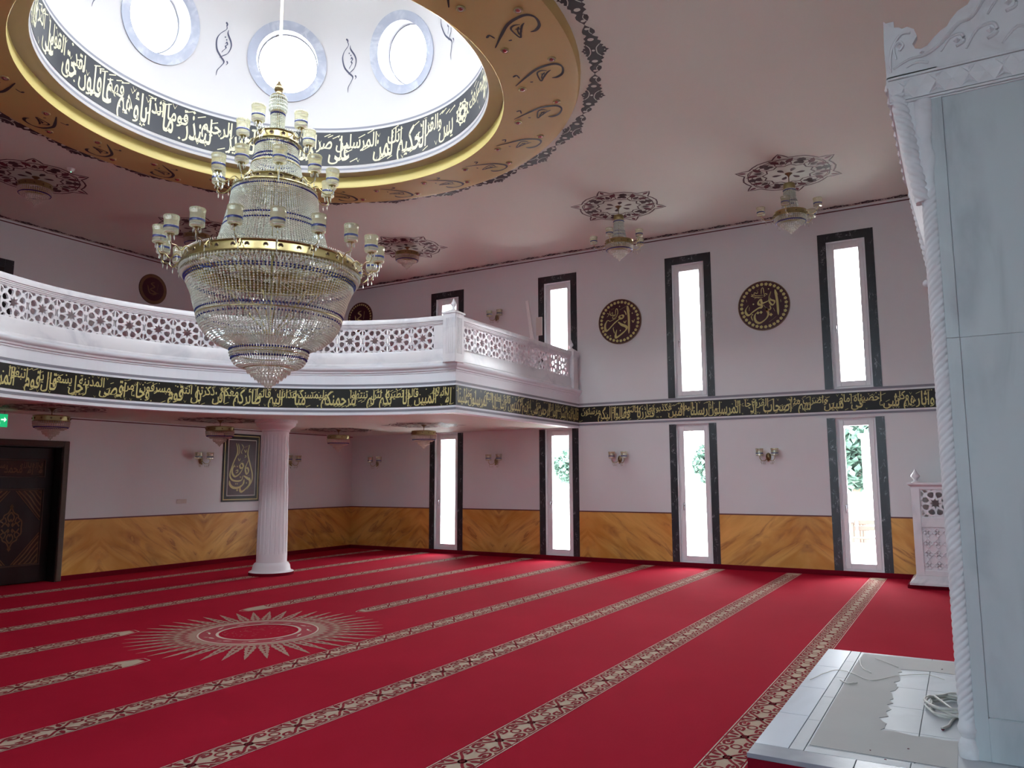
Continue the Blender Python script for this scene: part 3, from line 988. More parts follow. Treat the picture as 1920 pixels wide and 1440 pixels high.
def write(band, text, length, h, fn, mat_, seed):
    ws, mk = layout(text, length, h, seed)
    for mb in ws:
        mb.map(fn).build('word', mat_, band, None, True, False)
    tag(mk.map(fn).build('vowel_marks', mat_, band, None, True, False), kind='stuff')

T_WALL = 'وآثارهم وكل شيء أحصيناه في إمام مبين واضرب لهم مثلا أصحاب القرية إذ جاءها المرسلون إذ أرسلنا إليهم اثنين فكذبوهما فعززنا بثالث فقالوا إنا إليكم مرسلون'
T_WING = 'قالوا ما أنتم إلا بشر مثلنا وما أنزل الرحمن من شيء إن أنتم إلا تكذبون قالوا ربنا يعلم إنا إليكم لمرسلون وما علينا'
T_ARC = 'إلا البلاغ المبين قالوا إنا تطيرنا بكم لئن لم تنتهوا لنرجمنكم وليمسنكم منا عذاب أليم قالوا طائركم معكم أئن ذكرتم بل أنتم قوم مسرفون وجاء من أقصى المدينة رجل يسعى قال يا قوم اتبعوا المرسلين اتبعوا من لا يسألكم أجرا وهم مهتدون'
T_DOME = 'يس والقرآن الحكيم إنك لمن المرسلين على صراط مستقيم تنزيل العزيز الرحيم لتنذر قوما ما أنذر آباؤهم فهم غافلون لقد حق القول على أكثرهم فهم لا يؤمنون'
T_DOME2 = 'إنا جعلنا في أعناقهم أغلالا فهي إلى الأذقان فهم مقمحون وجعلنا من بين أيديهم سدا ومن خلفهم سدا فأغشيناهم فهم لا يبصرون'

# --- band on the window wall
BZ0, BZ1 = 2.805, 3.122
band = empty('inscription_band', (W, GC.y, BZ0))
tag(band, 'black band of pale gold script running along the window wall', 'inscription')
ya, yb = YF, GC.y
mb = MB(); mb.box(W - 0.016, W - 0.001, ya, yb, BZ0, BZ1); mb.build('background', M['black_band'], band)
for z0, z1 in ((2.742, 2.775), (3.155, 3.196)):
    mb = MB(); mb.box(W - 0.014, W - 0.001, ya, yb, z0, z1); mb.build('grey_border', M['grey_line'], band)
for z0, z1 in ((2.775, 2.805), (3.122, 3.155)):
    mb = MB(); mb.box(W - 0.013, W - 0.001, ya, yb, z0, z1); mb.build('pale_border', M['wall'], band)
Ls = yb - 0.28
write(band, T_WALL, Ls, BZ1 - BZ0, lambda x, y, z: (W - 0.0185, yb - x, BZ0 + y), M['script'], 3)

# --- straight wing of the gallery
band = empty('inscription_band', (GC.x + GR, GC.y, BZ0))
tag(band, 'black band of pale gold script on the straight gallery front by the windows', 'inscription')
mb = MB(); mb.box(GC.x + GR - .004, W - 0.017, GC.y - 0.004, GC.y - 0.0005, BZ0, BZ1); mb.build('background', M['black_band'], band)
Lw = W - 0.02 - (GC.x + GR)
write(band, T_WING, Lw, BZ1 - BZ0, lambda x, y, z: (GC.x + GR + x, GC.y - 0.0065, BZ0 + y), M['script'], 5)

# --- curved gallery front
band = empty('inscription_band', (GC.x, GC.y + GR, BZ0))
tag(band, 'black band of pale gold script on the curved gallery front', 'inscription')
mb = MB(); sweep(mb, gallery_path(0, PI, (False, False)), [(0.0005, BZ0), (0.004, BZ0), (0.004, BZ1), (0.0005, BZ1)])
mb.build('background', M['black_band'], band)
La = PI * GR * 0.76
rr = GR - 0.0065
def _arc(x, y, z):
    a = (La - x) / GR
    return (GC.x + rr * math.cos(a), GC.y + rr * math.sin(a), BZ0 + y)
write(band, T_ARC, La, BZ1 - BZ0, _arc, M['script'], 9)

# --- drum of the dome
band = empty('inscription_band', (DC.x, DC.y, 6.51))
tag(band, 'glare-greyed black band of cream script around the base of the dome', 'inscription')
VZ0, VZ1 = 6.505, 7.052
mb = MB(); mb.lathe([(DR - .001, VZ0), (DR - .005, VZ0), (DR - .005, VZ1), (DR - .001, VZ1)], 128, (DC.x, DC.y))
mb.build('background', M['dome_band'], band, 40)
for txt, a0, span, sd in ((T_DOME, math.radians(-23), math.radians(188), 11), (T_DOME2, math.radians(169), math.radians(160), 12)):
    Ld = span * DR
    r_ = DR - 0.009
    write(band, txt, Ld, VZ1 - VZ0, lambda x, y, z: (DC.x + r_ * math.cos(a0 + (Ld - x) / DR), DC.y + r_ * math.sin(a0 + (Ld - x) / DR), VZ0 + y), M['dome_script'], sd)
fl = MB()
for aa in (-27.5, 334.5 - 0.0):
    a = math.radians(aa)
    sub = MB()
    for k in range(8):
        poly(sub, ellipse(.085 * math.cos(k * PI / 4), .085 * math.sin(k * PI / 4), .045, .035, 8, k * PI / 4))
    ribbon(sub, ellipse(0, 0, .15, .15, 16), 0.022, 0, 1, True, False)
    for k in range(8):
        poly(sub, ellipse(.165 * math.cos(k * PI / 4 + .39), .165 * math.sin(k * PI / 4 + .39), .026, .026, 6))
    sub.map(lambda x, y, z: (DC.x + (DR - .009) * math.cos(a - x / DR), DC.y + (DR - .009) * math.sin(a - x / DR), 6.78 + y))
    fl.add(sub.v, sub.f)
    break
fl.build('rosette', M['dome_script'], band, None, True, False)

# --- small painted ornaments on the dome between the windows
def dome_sign(k):
    a = math.radians(22.5 + 45 * k)
    mb = MB()
    pen(mb, [(-.01, .43), (.02, .40), (.012, .36)], .035, 0.9, .5)
    pen(mb, [(.015, .37), (.02, .31), (-.08, .20), (-.125, .08), (-.10, -.08), (-.02, -.19), (.05, -.27), (.01, -.36), (-.05, -.46), (-.06, -.56)], .034)
    pen(mb, [(.06, .31), (.06, .24), (.13, .12), (.145, .02), (.10, -.10), (.02, -.17), (-.04, -.22)], .034)
    pen(mb, [(.035, .05), (.055, .09), (.075, .05), (.045, .02), (.055, -.02), (.01, -.08), (-.01, -.12)], .032)
    poly(mb, ellipse(.02, .17, .013, .016, 6)); poly(mb, ellipse(.05, .13, .013, .016, 6))
    pen(mb, [(.10, -.24), (.115, -.28), (.09, -.32)], .03)
    e0 = math.radians(19.5)
    def f(x, y, z):
        e = e0 + y * 0.80 / DR; aa = a - x * 0.80 / (DR * math.cos(e0)); r = DR - 0.006
        return (DC.x + r * math.cos(e) * math.cos(aa), DC.y + r * math.cos(e) * math.sin(aa), DZ + r * math.sin(e))
    mb.map(f)
    mb.build('painted_sign', M['slate_blue'], dome, None, True, False)
for k in range(8): dome_sign(k)

# --- sweeping signs and glass studs on the ochre ring
def ring_pt(a, r):
    zr = 6.222 + (r - 2.80) / 0.75 * 0.070 if r > 2.8 else 6.222
    return (DC.x + r * math.cos(a), DC.y + r * math.sin(a), zr - 0.004)
SW = MB()
pen(SW, [(.157, -.345), (-.005, -.21), (-.144, -.058), (-.181, .093), (-.161, .182), (-.084, .229), (.036, .214), (.097, .148), (.096, .088)], .042, 0.2, .45)
pen(SW, [(-.072, .049), (-.094, -.016), (-.046, -.066), (.127, -.045), (.049, -.002), (-.039, .053), (-.071, .096)], .028, 0.3, .5)
pen(SW, [(.078, -.031), (-.002, -.013), (-.045, .023)], .022, 0.3, .5)
pen(SW, [(.06, .0), (.0, .02), (-.03, -.03)], .020, 0.3, .5)
pen(SW, [(-.069, -.343), (-.096, -.299), (-.009, -.275)], .034, 0.3, .5)
pen(SW, [(.109, -.169), (.118, -.15), (.114, -.135)], .024, 0.3, .6)
R_H, NR = 3.282, 22
ring_me = None
for k in range(NR):
    a = math.radians(-69.62 + 360 / NR * k)
    if ring_me is None:
        m_ = MB(); m_.v = [ring_pt(a + t / R_H, R_H + q) for (t, q, _) in SW.v]; m_.f = SW.f; m_.m = SW.m
        m_.v = [(p[0] - DC.x, p[1] - DC.y, p[2]) for p in m_.v]
        ring_me = m_.mesh('painted_sign', M['ink'], None, False); a_first = a
    o = link('painted_sign', ring_me, dome, False)
    o.location = (0, 0, -ZC); o.rotation_euler = (0, 0, a - a_first)
sm = MB()
sm.lathe([(0.0, -.022), (.02, -.020), (.032, -.010), (.036, 0.0)], 14)
stud_me = sm.mesh('glass_stud', _crystal('ruby_glass_stud', (0.35, 0.06, 0.04, 1), 0.1, 0.55, 0.08), 60)
bez = MB(); bez.lathe([(.034, -.004), (.042, -.010), (.050, -.004), (.050, 0.004)], 16)
bez_me = bez.mesh('bezel', M['brass'], 60)
for k in range(NR):
    for dt, dr in ((-.276, .142), (.261, -.275)):
        a = math.radians(-69.62 + 360 / NR * k) + dt / R_H
        p = ring_pt(a, R_H + dr)
        o = link('glass_stud', stud_me, dome, False); o.location = (p[0] - DC.x, p[1] - DC.y, p[2] - ZC)
        b_ = link('bezel', bez_me, o, False)

# ------------------------------------------------------------------ stencilled borders on the ceiling
def lace_unit(L, H):
    """Dark fleur unit, length L along x, height 2H; light holes sit just below it."""
    mb = MB()
    half = [(-.5, 0), (-.47, .10), (-.43, .30), (-.38, .44), (-.335, .42), (-.32, .30), (-.30, .20), (-.27, .34), (-.25, .52), (-.20, .42),
            (-.17, .62), (-.12, .50), (-.10, .70), (-.06, .58), (-.055, .78), (-.02, .82), (0, 1.0)]
    P = [(x * L, y * H) for x, y in half]
    P += [(-x, y) for x, y in reversed(P[:-1])]
    low = [(x, -y * .72) for x, y in reversed(P[1:-1])]
    P = P + low
    n = len(P)
    # quads between the upper and lower outline, column by column
    up = [(x * L, y * H) for x, y in half]; up += [(-x, y) for x, y in reversed(up[:-1])]
    vs = []
    xs_ = sorted(set(round(p[0], 5) for p in up))
    def yat(x):
        for i in range(len(up) - 1):
            if up[i][0] - 1e-9 <= x <= up[i + 1][0] + 1e-9 and up[i + 1][0] > up[i][0]:
                t = (x - up[i][0]) / (up[i + 1][0] - up[i][0]); return up[i][1] + t * (up[i + 1][1] - up[i][1])
        return 0
    for x in xs_: vs += [(x, yat(x), 0), (x, -.72 * yat(x), 0)]
    mb.add(vs, [(2 * i, 2 * i + 1, 2 * i + 3, 2 * i + 2) for i in range(len(xs_) - 1)], 0)
    for (cx, a, b) in ((-.425, .022, .14), (.425, .022, .14), (-.22, .03, .20), (.22, .03, .20), (0, .02, .10)):
        poly(mb, ellipse(cx * L, .03 * H, a * L, b * H, 10), 1, -0.0015)
    for (cx, cy) in ((0, .72), (0, -.50)):
        poly(mb, ellipse(cx * L, cy * H, .012 * L, .05 * H, 6), 1, -0.0015)
    for s in (-1, 1):
        sub = MB()
        ribbon(sub, [(s * .12 * L, .48 * H), (s * .06 * L, .26 * H), (0, .22 * H)], .012 * L, 1, 3)
        ribbon(sub, [(s * .12 * L, -.34 * H), (s * .06 * L, -.18 * H), (0, -.15 * H)], .012 * L, 1, 3)
        ribbon(sub, [(s * .44 * L, .22 * H), (s * .37 * L, .10 * H), (s * .32 * L, .22 * H)], .010 * L, 1, 3)
        sub.v = [(p[0], p[1], -.0015) for p in sub.v]
        mb.add(sub.v, sub.f, 1)
    return mb

LC = Vector((6.26, 6.99)); LR, NL = 3.89, 24
lace = empty('ceiling_border', (LC.x, LC.y, ZC))
tag(lace, 'ring of dark lace motifs stencilled on the ceiling around the ochre ring', 'ornament')
lu = lace_unit(2 * PI * LR / NL, 0.185)
lu.v = [((LR + y) * math.cos(x / LR), (LR + y) * math.sin(x / LR), -0.004 + z) for (x, y, z) in lu.v]
lace_me = lu.mesh('lace_motif', [M['ink'], M['ceiling']], None, False)
for k in range(NL):
    o = link('lace_motif', lace_me, lace, False); o.rotation_euler = (0, 0, math.radians(-72.0) + 2 * PI * k / NL)

def straight_border(name, p0, p1, n, label, h=0.085):
    d = Vector((p1[0] - p0[0], p1[1] - p0[1])); L = d.length; d.normalize(); nn = Vector((-d.y, d.x))
    o = empty(name, (p0[0], p0[1], ZC)); tag(o, label, 'ornament')
    u = lace_unit(L / n, h)
    u.v = [(d.x * x + nn.x * y, d.y * x + nn.y * y, -0.004 + z) for (x, y, z) in u.v]
    me = u.mesh('lace_motif', [M['ink'], M['ceiling']], None, False)
    for i in range(n):
        q = link('lace_motif', me, o, False); t = (i + .5) * L / n; q.location = (d.x * t, d.y * t, 0)
    return o
straight_border('ceiling_border', (W - .10, YF + .1), (W - .10, D2 - .1), 31, 'narrow dark lace border on the ceiling along the window wall', 0.10)
straight_border('ceiling_border', (W - .1, D2 - .10), (WL + .1, D2 - .10), 32, 'narrow dark lace border on the ceiling above the gallery back wall', 0.10)
mb = MB(); mb.box(W - .006, W - .001, YF, D2, 6.385, 6.405)
mb.build('ceiling_line', M['border_line'], wall_right)
mb = MB(); mb.box(WL, W, D2 - .006, D2 - .001, 6.385, 6.405)
mb.build('ceiling_line', M['border_line'], wall_upper)
mb = MB(); mb.box(7.0, W, D - .006, D - .001, 2.675, 2.692)
mb.build('ceiling_line', M['border_line'], wall_back)
mb = MB()
sweep(mb, gallery_path(0, PI), [(-.24, ZS - .003), (-.255, ZS - .003)])
mb.build('painted_line', M['border_line'], gallery)

# ------------------------------------------------------------------ stencilled rosettes around the lamps
def rosette_mesh(R=0.84):
    mb = MB()
    def P(r, deg): return (r * R * math.cos(math.radians(deg)), r * R * math.sin(math.radians(deg)))
    outer, inner = [], []
    for k in range(6):
        b = 60 * k
        outer += [P(1.0, b), P(.90, b + 5), P(.80, b + 10), P(.815, b + 20), P(.83, b + 30), P(.815, b + 40), P(.80, b + 50), P(.90, b + 55)]
    ribbon(mb, outer, .032 * R, 0, 1, True, False)
    ribbon(mb, [P(.73 if i % 5 else .76, i * 12) for i in range(30)], .022 * R, 0, 2, True)
    ribbon(mb, [P(.40 + (.07 if i % 2 else 0), i * 15) for i in range(24)], .028 * R, 0, 2, True)
    for k in range(6):
        b = 60 * k
        poly(mb, teardrop(*P(.80, b), .17 * R, .07 * R, math.radians(b), 7), 1)
        for s in (-1, 1):
            poly(mb, teardrop(*P(.56, b + s * 7), .24 * R, .115 * R, math.radians(b + s * 38), 7), 1)
            poly(mb, teardrop(*P(.50, b + s * 20), .20 * R, .105 * R, math.radians(b + s * 75), 7), 0)
            poly(mb, teardrop(*P(.62, b + s * 24), .15 * R, .075 * R, math.radians(b + s * 52), 7), 0)
            ribbon(mb, [P(.47, b + s * 3), P(.58, b + s * 10), P(.66, b + s * 20), P(.60, b + s * 29)], .020 * R, 0, 3)
            ribbon(mb, [P(.44, b + s * 12), P(.52, b + s * 16), P(.70, b + s * 9), P(.72, b)], .018 * R, 1, 3)
        poly(mb, teardrop(*P(.58, b + 30), .18 * R, .10 * R, math.radians(b + 30), 7), 0)
        poly(mb, teardrop(*P(.30, b + 30), -.18 * R, .09 * R, math.radians(b + 30), 7), 0)
        poly(mb, teardrop(*P(.50, b), .17 * R, .10 * R, math.radians(b), 7), 0)
    mb.v = [(x, y, -0.0035) for (x, y, z) in mb.v]
    return mb.mesh('rosette', [M['ink_brown'], M['maroon']], None, False)
ros_me = rosette_mesh()
def rosette(x, y, z, label, group=None, rz=0.0):
    o = link('ceiling_rosette', ros_me); o.location = (x, y, z); o.rotation_euler = (0, 0, rz)
    return tag(o, label, 'ornament', group)
UP = [(12.27, 2.08), (12.27, 4.97), (12.27, 9.68), (9.30, 12.44), (6.29, 12.44)]
GRP = 'stencilled rosettes around the ceiling lamps'
for (x, y), lab in zip(UP, ('maroon and brown ceiling rosette nearest the marble niche', 'maroon and brown ceiling rosette above the round wall plaques',
                            'maroon and brown ceiling rosette just right of the big chandelier', 'dark ceiling rosette half hidden behind the big chandelier',
                            'dark ceiling rosette at the far left above the gallery')):
    rosette(x, y, ZC, lab, GRP)
LO = [(6.31, 11.54), (9.20, 11.42), (12.34, 11.52), (12.14, 9.10)]
for (x, y), lab in zip(LO, ('rosette under the gallery above the lamp by the carved door', 'rosette under the gallery above the lamp by the tall calligraphy panel',
                            'rosette under the gallery right behind the fluted column top', 'rosette under the gallery near the deepest lower window')):
    rosette(x, y, ZS, lab, 'rosettes under the gallery')
# ================================================================== BALUSTRADES
def fill2d(outer, holes, thick):
    """Slab with holes: outline and holes as 2-D splines, filled and extruded; returns vertices and faces."""
    cu = bpy.data.curves.new('f', 'CURVE'); cu.dimensions = '2D'; cu.fill_mode = 'BOTH'; cu.extrude = thick / 2
    for ring in [outer] + holes:
        sp = cu.splines.new('POLY'); sp.points.add(len(ring) - 1); sp.use_cyclic_u = True
        for p, q in zip(sp.points, ring): p.co = (q[0], q[1], 0, 1)
    o = bpy.data.objects.new('f', cu); COL.objects.link(o)
    ev = o.evaluated_get(bpy.context.evaluated_depsgraph_get()); me = ev.to_mesh()
    vs = [tuple(v.co) for v in me.vertices]; fs = [tuple(p.vertices) for p in me.polygons]
    ev.to_mesh_clear(); bpy.data.objects.remove(o); bpy.data.curves.remove(cu)
    return vs, fs

def star_tile(w, h, thick):
    """Eight-point star lattice tile, w wide (x), h high (y), centred."""
    s = min(w, h) / 0.40
    P = lambda r, d: (r * s * math.cos(math.radians(d)), r * s * math.sin(math.radians(d)))
    holes = [[P(.080 if i % 2 == 0 else .044, 22.5 * i) for i in range(16)]]
    for k in range(8):
        b = 22.5 + 45 * k
        holes.append([P(.086, b), P(.120, b - 16.0), P(.156, b - 17.2), P(.176, b - 9), P(.181, b), P(.176, b + 9), P(.156, b + 17.2), P(.120, b + 16.0)])
    hx, hy = w / 2, h / 2
    for sx in (-1, 1):
        # bow-tie between neighbouring stars
        holes.append([(sx * (hx - .004), .040 * s), (sx * (hx - .026 * s), .055 * s), (sx * (hx - .018 * s), 0), (sx * (hx - .026 * s), -.055 * s), (sx * (hx - .004), -.040 * s)])
        for sy in (-1, 1):
            holes.append([(sx * (hx - .010), sy * (hy - .018)), (sx * (hx - .010), sy * (hy - .098 * s)), (sx * (hx - .034 * s), sy * (hy - .108 * s)), (sx * (hx - .052 * s), sy * (hy - .058 * s))])
            holes.append([(sx * (hx - .030 * s), sy * (hy - .010)), (sx * (hx - .092 * s), sy * (hy - .010)), (sx * (hx - .104 * s), sy * (hy - .036 * s)), (sx * (hx - .068 * s), sy * (hy - .052 * s))])
            holes.append([(sx * .018 * s, sy * (hy - .008)), (sx * .066 * s, sy * (hy - .008)), (sx * .040 * s, sy * (hy - .020 * s))])
    outer = [(-hx, -hy), (hx, -hy), (hx, hy), (-hx, hy)]
    return fill2d(outer, holes, thick)

LZ0, LZ1 = 3.715, 4.105
def tile_mesh(name, w, h, thick, mat_):
    vs, fs = star_tile(w, h, thick)
    mb = MB()   # local: x along, y thickness, z up
    mb.add([(x, z, y) for (x, y, z) in vs], fs)
    return mb.mesh(name, mat_)

def finial_mesh(h=0.20, r=0.048):
    mb = MB()
    prof = [(0.0, 0), (.9, 0), (.95, .04), (.55, .10), (.42, .18), (.55, .26), (.92, .38), (1.0, .46), (.86, .56), (.50, .70), (.26, .84), (.10, .95), (0, 1.0)]
    mb.lathe([(a * r, b * h) for a, b in prof], 16, (0, 0), 0, 0, 2 * PI, lambda q, z, a: q * (1 - .10 * abs(math.sin(4 * a))))
    return mb.mesh('finial', M['marble_white'], 50)
fin_me = finial_mesh()

def rail_parts(root, path):
    mb = MB(); sweep(mb, path, [(-.085, 3.465), (.045, 3.465), (.045, 3.50), (.030, 3.52), (.030, 3.655), (.022, 3.675), (.022, 3.69), (.010, LZ0), (-.055, LZ0), (-.085, 3.66)], 0, True)
    mb.build('base_rail', M['marble_white'], root, 35)
    mb = MB(); sweep(mb, path, [(-.055, LZ1), (.008, LZ1), (.016, 4.125), (.024, 4.130), (.024, 4.142), (.034, 4.150), (.034, 4.162), (.048, 4.172), (.048, 4.236), (.040, 4.25), (-.080, 4.25), (-.088, 4.236), (-.088, 4.16)], 0, True)
    mb.build('top_rail', M['marble_white'], root, 35)

def post(root, x, y, s=0.235, rz=0.0):
    def part(n_, mb_, sm=None):
        o_ = mb_.build(n_, M['marble_white'], root, sm, False)
        o_.location = (x - root.location.x, y - root.location.y, -root.location.z); o_.rotation_euler = (0, 0, rz); return o_
    h = s / 2
    mb = MB()
    mb.bevbox(-h, h, -h, h, 3.465, 4.245, 0.008)
    for sg in (-1, 1):      # shallow flutes standing proud on the faces
        for t in (-.06, -.02, .02, .06):
            mb.box(t - .012, t + .012, sg * h - (.006 if sg < 0 else 0), sg * h + (.006 if sg > 0 else 0), 3.60, 4.17)
            mb.box(sg * h - (.006 if sg < 0 else 0), sg * h + (.006 if sg > 0 else 0), t - .012, t + .012, 3.60, 4.17)
    part('post', mb)
    mb = MB()
    q = h + .012
    mb.add([(-q, -q, 4.24), (q, -q, 4.24), (q, q, 4.24), (-q, q, 4.24), (-q, -q, 4.262), (q, -q, 4.262), (q, q, 4.262), (-q, q, 4.262),
            (-.04, -.04, 4.315), (.04, -.04, 4.315), (.04, .04, 4.315), (-.04, .04, 4.315)],
           [(0, 3, 2, 1), (0, 1, 5, 4), (1, 2, 6, 5), (2, 3, 7, 6), (3, 0, 4, 7), (4, 5, 9, 8), (5, 6, 10, 9), (6, 7, 11, 10), (7, 4, 8, 11), (8, 9, 10, 11)])
    part('post_cap', mb)
    f = link('finial', fin_me, root, False); f.location = (x - root.location.x, y - root.location.y, 4.31 - root.location.z)

# curved balustrade
bal = empty('balustrade', (GC.x, GC.y + GR, 3.465))
tag(bal, 'white marble curved balustrade with star lattice on the gallery edge', 'balustrade')
A0, A1 = math.radians(3.4), math.radians(150)
rail_parts(bal, gallery_path(A0, A1, (False, False), 64))
STEP = 6.475
RL = GR - 0.03 + .06
tw = 2 * (GR + .03) * math.sin(math.radians(STEP / 2))
tile_me = tile_mesh('lattice_panel', tw, LZ1 - LZ0 + .01, 0.030, M['marble_white'])
for k in range(0, 22):
    a = math.radians(9.6 + STEP * k)
    o = link('lattice_panel', tile_me, bal, False)
    r = GR + .012
    o.location = (GC.x + r * math.cos(a) - bal.location.x, GC.y + r * math.sin(a) - bal.location.y, (LZ0 + LZ1) / 2 - 3.465)
    o.rotation_euler = (0, 0, a - PI / 2)
mb = MB()
for az in (4.2,):
    a0_, a1_ = math.radians(3.4), math.radians(9.6 - STEP / 2)
    sweep(mb, gallery_path(a0_, a1_, (False, False), 3), [(.004, LZ0), (.004, LZ1), (-.04, LZ1), (-.04, LZ0)], 0, True)
mb.build('end_panel', M['marble_white'], bal)

# straight balustrade beside the windows
PX0, PX1 = GC.x + GR - 0.035, 14.13
bal2 = empty('balustrade', ((PX0 + PX1) / 2, GC.y, 3.465))
tag(bal2, 'white marble straight balustrade with two finials by the upper windows', 'balustrade')
rail_parts(bal2, [(W - .002, GC.y + .035), (PX0 + .02, GC.y + .035)])
x0, x1 = PX0 + .20, PX1 - .19
nt = 9; tw2 = (x1 - x0) / nt
t2 = tile_mesh('lattice_panel', tw2, LZ1 - LZ0 + .01, 0.030, M['marble_white'])
for k in range(nt):
    o = link('lattice_panel', t2, bal2, False)
    o.location = (x0 + tw2 * (k + .5) - bal2.location.x, .047, (LZ0 + LZ1) / 2 - 3.465)
for xa_, xb_ in ((PX0, x0), (x1, W - .002)):
    mb = MB(); mb.box(xa_, xb_, GC.y + .028, GC.y + .07, LZ0, LZ1); mb.build('end_panel', M['marble_white'], bal2)
post(bal2, PX0 - .01, GC.y + .02, .245)
post(bal2, PX1, GC.y + .045, .20)

# ================================================================== PLAQUES AND PANELS
def plaque(name, y, z, R, label, strokes, dots, group=None):
    """Round wall plaque on the window wall; drawing units: radius 1, x to the viewer's right."""
    o = empty(name, (W, y, z)); tag(o, label, 'plaque', group)
    T = lambda u, v, d: (W - d, y - u * R, z + v * R)
    mb = MB()
    n = 56
    vs = [T(1.0 * math.cos(2 * PI * i / n), 1.0 * math.sin(2 * PI * i / n), d) for d in (0.0, .016) for i in range(n)] + [T(0, 0, .016)]
    mb.add(vs, [(i, (i + 1) % n, n + (i + 1) % n, n + i) for i in range(n)] + [(n + i, n + (i + 1) % n, 2 * n) for i in range(n)])
    mb.build('disc', M['maroon_field'], o)
    mb = MB(); ribbon(mb, [(math.cos(2 * PI * i / 48) * .985, math.sin(2 * PI * i / 48) * .985) for i in range(48)], .03, 0, 1, True, False)
    mb.map(lambda u, v, d: T(u, v, .0175)); mb.build('rim', M['gilt'], o, None, True, False)
    fm = MB()
    for k in range(5): poly(fm, ellipse(.035 * math.cos(2 * PI * k / 5), .035 * math.sin(2 * PI * k / 5), .036, .030, 7, 2 * PI * k / 5))
    fmap = MB(); fmap.add([(-.0, -u * R, v * R) for (u, v, d) in fm.v], fm.f)
    fme = fmap.mesh('flower', M['script'], None, False)
    for k in range(32):
        a = 2 * PI * k / 32 + .05
        f = link('flower', fme, o, False); f.location = (-.0185, -.86 * R * math.cos(a), .86 * R * math.sin(a))
    mb = MB()
    for pts, w_ in strokes: pen(mb, pts, w_, 0.75, .42)
    for (u, v, s) in dots: poly(mb, [(u - s, v), (u, v + s), (u + s, v), (u, v - s)])
    mb.map(lambda u, v, d: T(u, v, .0185)); mb.build('lettering', M['script'], o, None, True, False)
    return o
def px(cx, cy, sx, sy): return lambda *p: [((x - cx) / sx, (cy - y) / sy) for x, y in p]
q = px(757, 775, 480, 505)
adam = [(q((935, 440), (965, 700), (960, 1065)), .115), (q((955, 450), (995, 585)), .05),
        (q((725, 780), (800, 850), (895, 900), (910, 950), (850, 1020), (690, 1125), (662, 1080), (690, 955)), .12),
        (q((800, 640), (755, 660), (770, 710), (830, 705), (845, 660), (800, 630)), .10),
        (q((800, 690), (640, 800), (500, 935), (445, 945), (425, 870), (440, 790), (485, 735)), .115),
        (q((765, 515), (925, 440)), .04), (q((865, 540), (895, 590), (908, 645)), .05),
        (q((850, 775), (878, 820), (908, 765)), .05), (q((1035, 775), (1062, 825), (1092, 760)), .05),
        (q((630, 890), (612, 920), (640, 1035)), .04),
        (q((665, 610), (680, 490), (715, 500), (725, 610)), .04), (q((720, 560), (690, 660), (610, 690), (615, 640), (690, 640)), .035),
        (q((540, 510), (550, 600), (610, 620), (690, 600)), .035), (q((560, 600), (600, 550), (600, 620), (560, 610)), .03),
        (q((480, 560), (520, 590), (470, 650)), .03), (q((435, 760), (490, 720), (540, 745), (590, 730), (690, 690)), .035), (q((570, 490), (640, 465)), .03)]
plaque('wall_plaque', 5.842, 4.830, 0.465, 'round maroon plaque with gold script by the gallery end of the wall', adam,
       [(*q((765, 435))[0], .035), (*q((545, 1075))[0], .04), (*q((1045, 620))[0], .035), (*q((770, 980))[0], .035)])
q = px(700, 705, 535, 515)
ibr = [(q((945, 400), (980, 640), (990, 930)), .10), (q((960, 420), (1000, 515)), .05),
       (q((860, 430), (820, 540), (850, 600), (925, 640), (900, 705), (850, 690), (815, 590), (860, 440)), .075),
       (q((820, 610), (740, 640), (670, 650), (645, 575), (595, 620), (600, 670), (655, 690), (660, 740), (600, 745), (480, 810), (385, 875), (330, 830), (325, 755), (385, 670)), .095),
       (q((825, 715), (840, 790), (770, 800), (745, 770), (790, 880), (740, 980), (620, 1055), (540, 1030), (505, 950), (520, 870), (565, 835)), .095),
       (q((800, 1055), (950, 955)), .035), (q((895, 775), (925, 850)), .045), (q((700, 690), (740, 755)), .045),
       (q((440, 870), (470, 870), (435, 910), (465, 1000)), .04), (q((345, 545), (355, 600)), .05), (q((405, 710), (395, 785)), .05), (q((1050, 620), (1055, 675)), .05),
       (q((660, 470), (670, 350), (705, 350), (720, 480)), .035), (q((790, 460), (720, 520), (740, 460), (790, 490)), .03),
       (q((700, 490), (600, 490), (520, 470), (520, 420), (580, 440), (590, 390)), .032), (q((450, 440), (500, 470), (450, 480), (560, 520), (700, 530)), .03),
       (q((560, 385), (620, 350)), .025), (q((510, 550), (560, 525), (620, 540)), .03)]
plaque('wall_plaque', 2.985, 4.825, 0.468, 'round maroon plaque with gold script nearest the marble niche', ibr,
       [(*q((575, 845))[0], .065), (*q((640, 840))[0], .065), (*q((842, 908))[0], .07), (*q((815, 372))[0], .035), (*q((490, 655))[0], .04)])
dim = [([(.1, .45), (-.15, .35), (.1, .15), (-.2, -.05), (.25, -.25), (-.1, -.42)], .10), ([(-.4, .2), (-.2, -.3), (.4, -.2)], .09), ([(.35, .4), (.3, -.1)], .09)]
plaque('wall_plaque', 12.79, 5.66, 0.40, 'dim round maroon plaque on the gallery wall right of the big chandelier', dim, [])
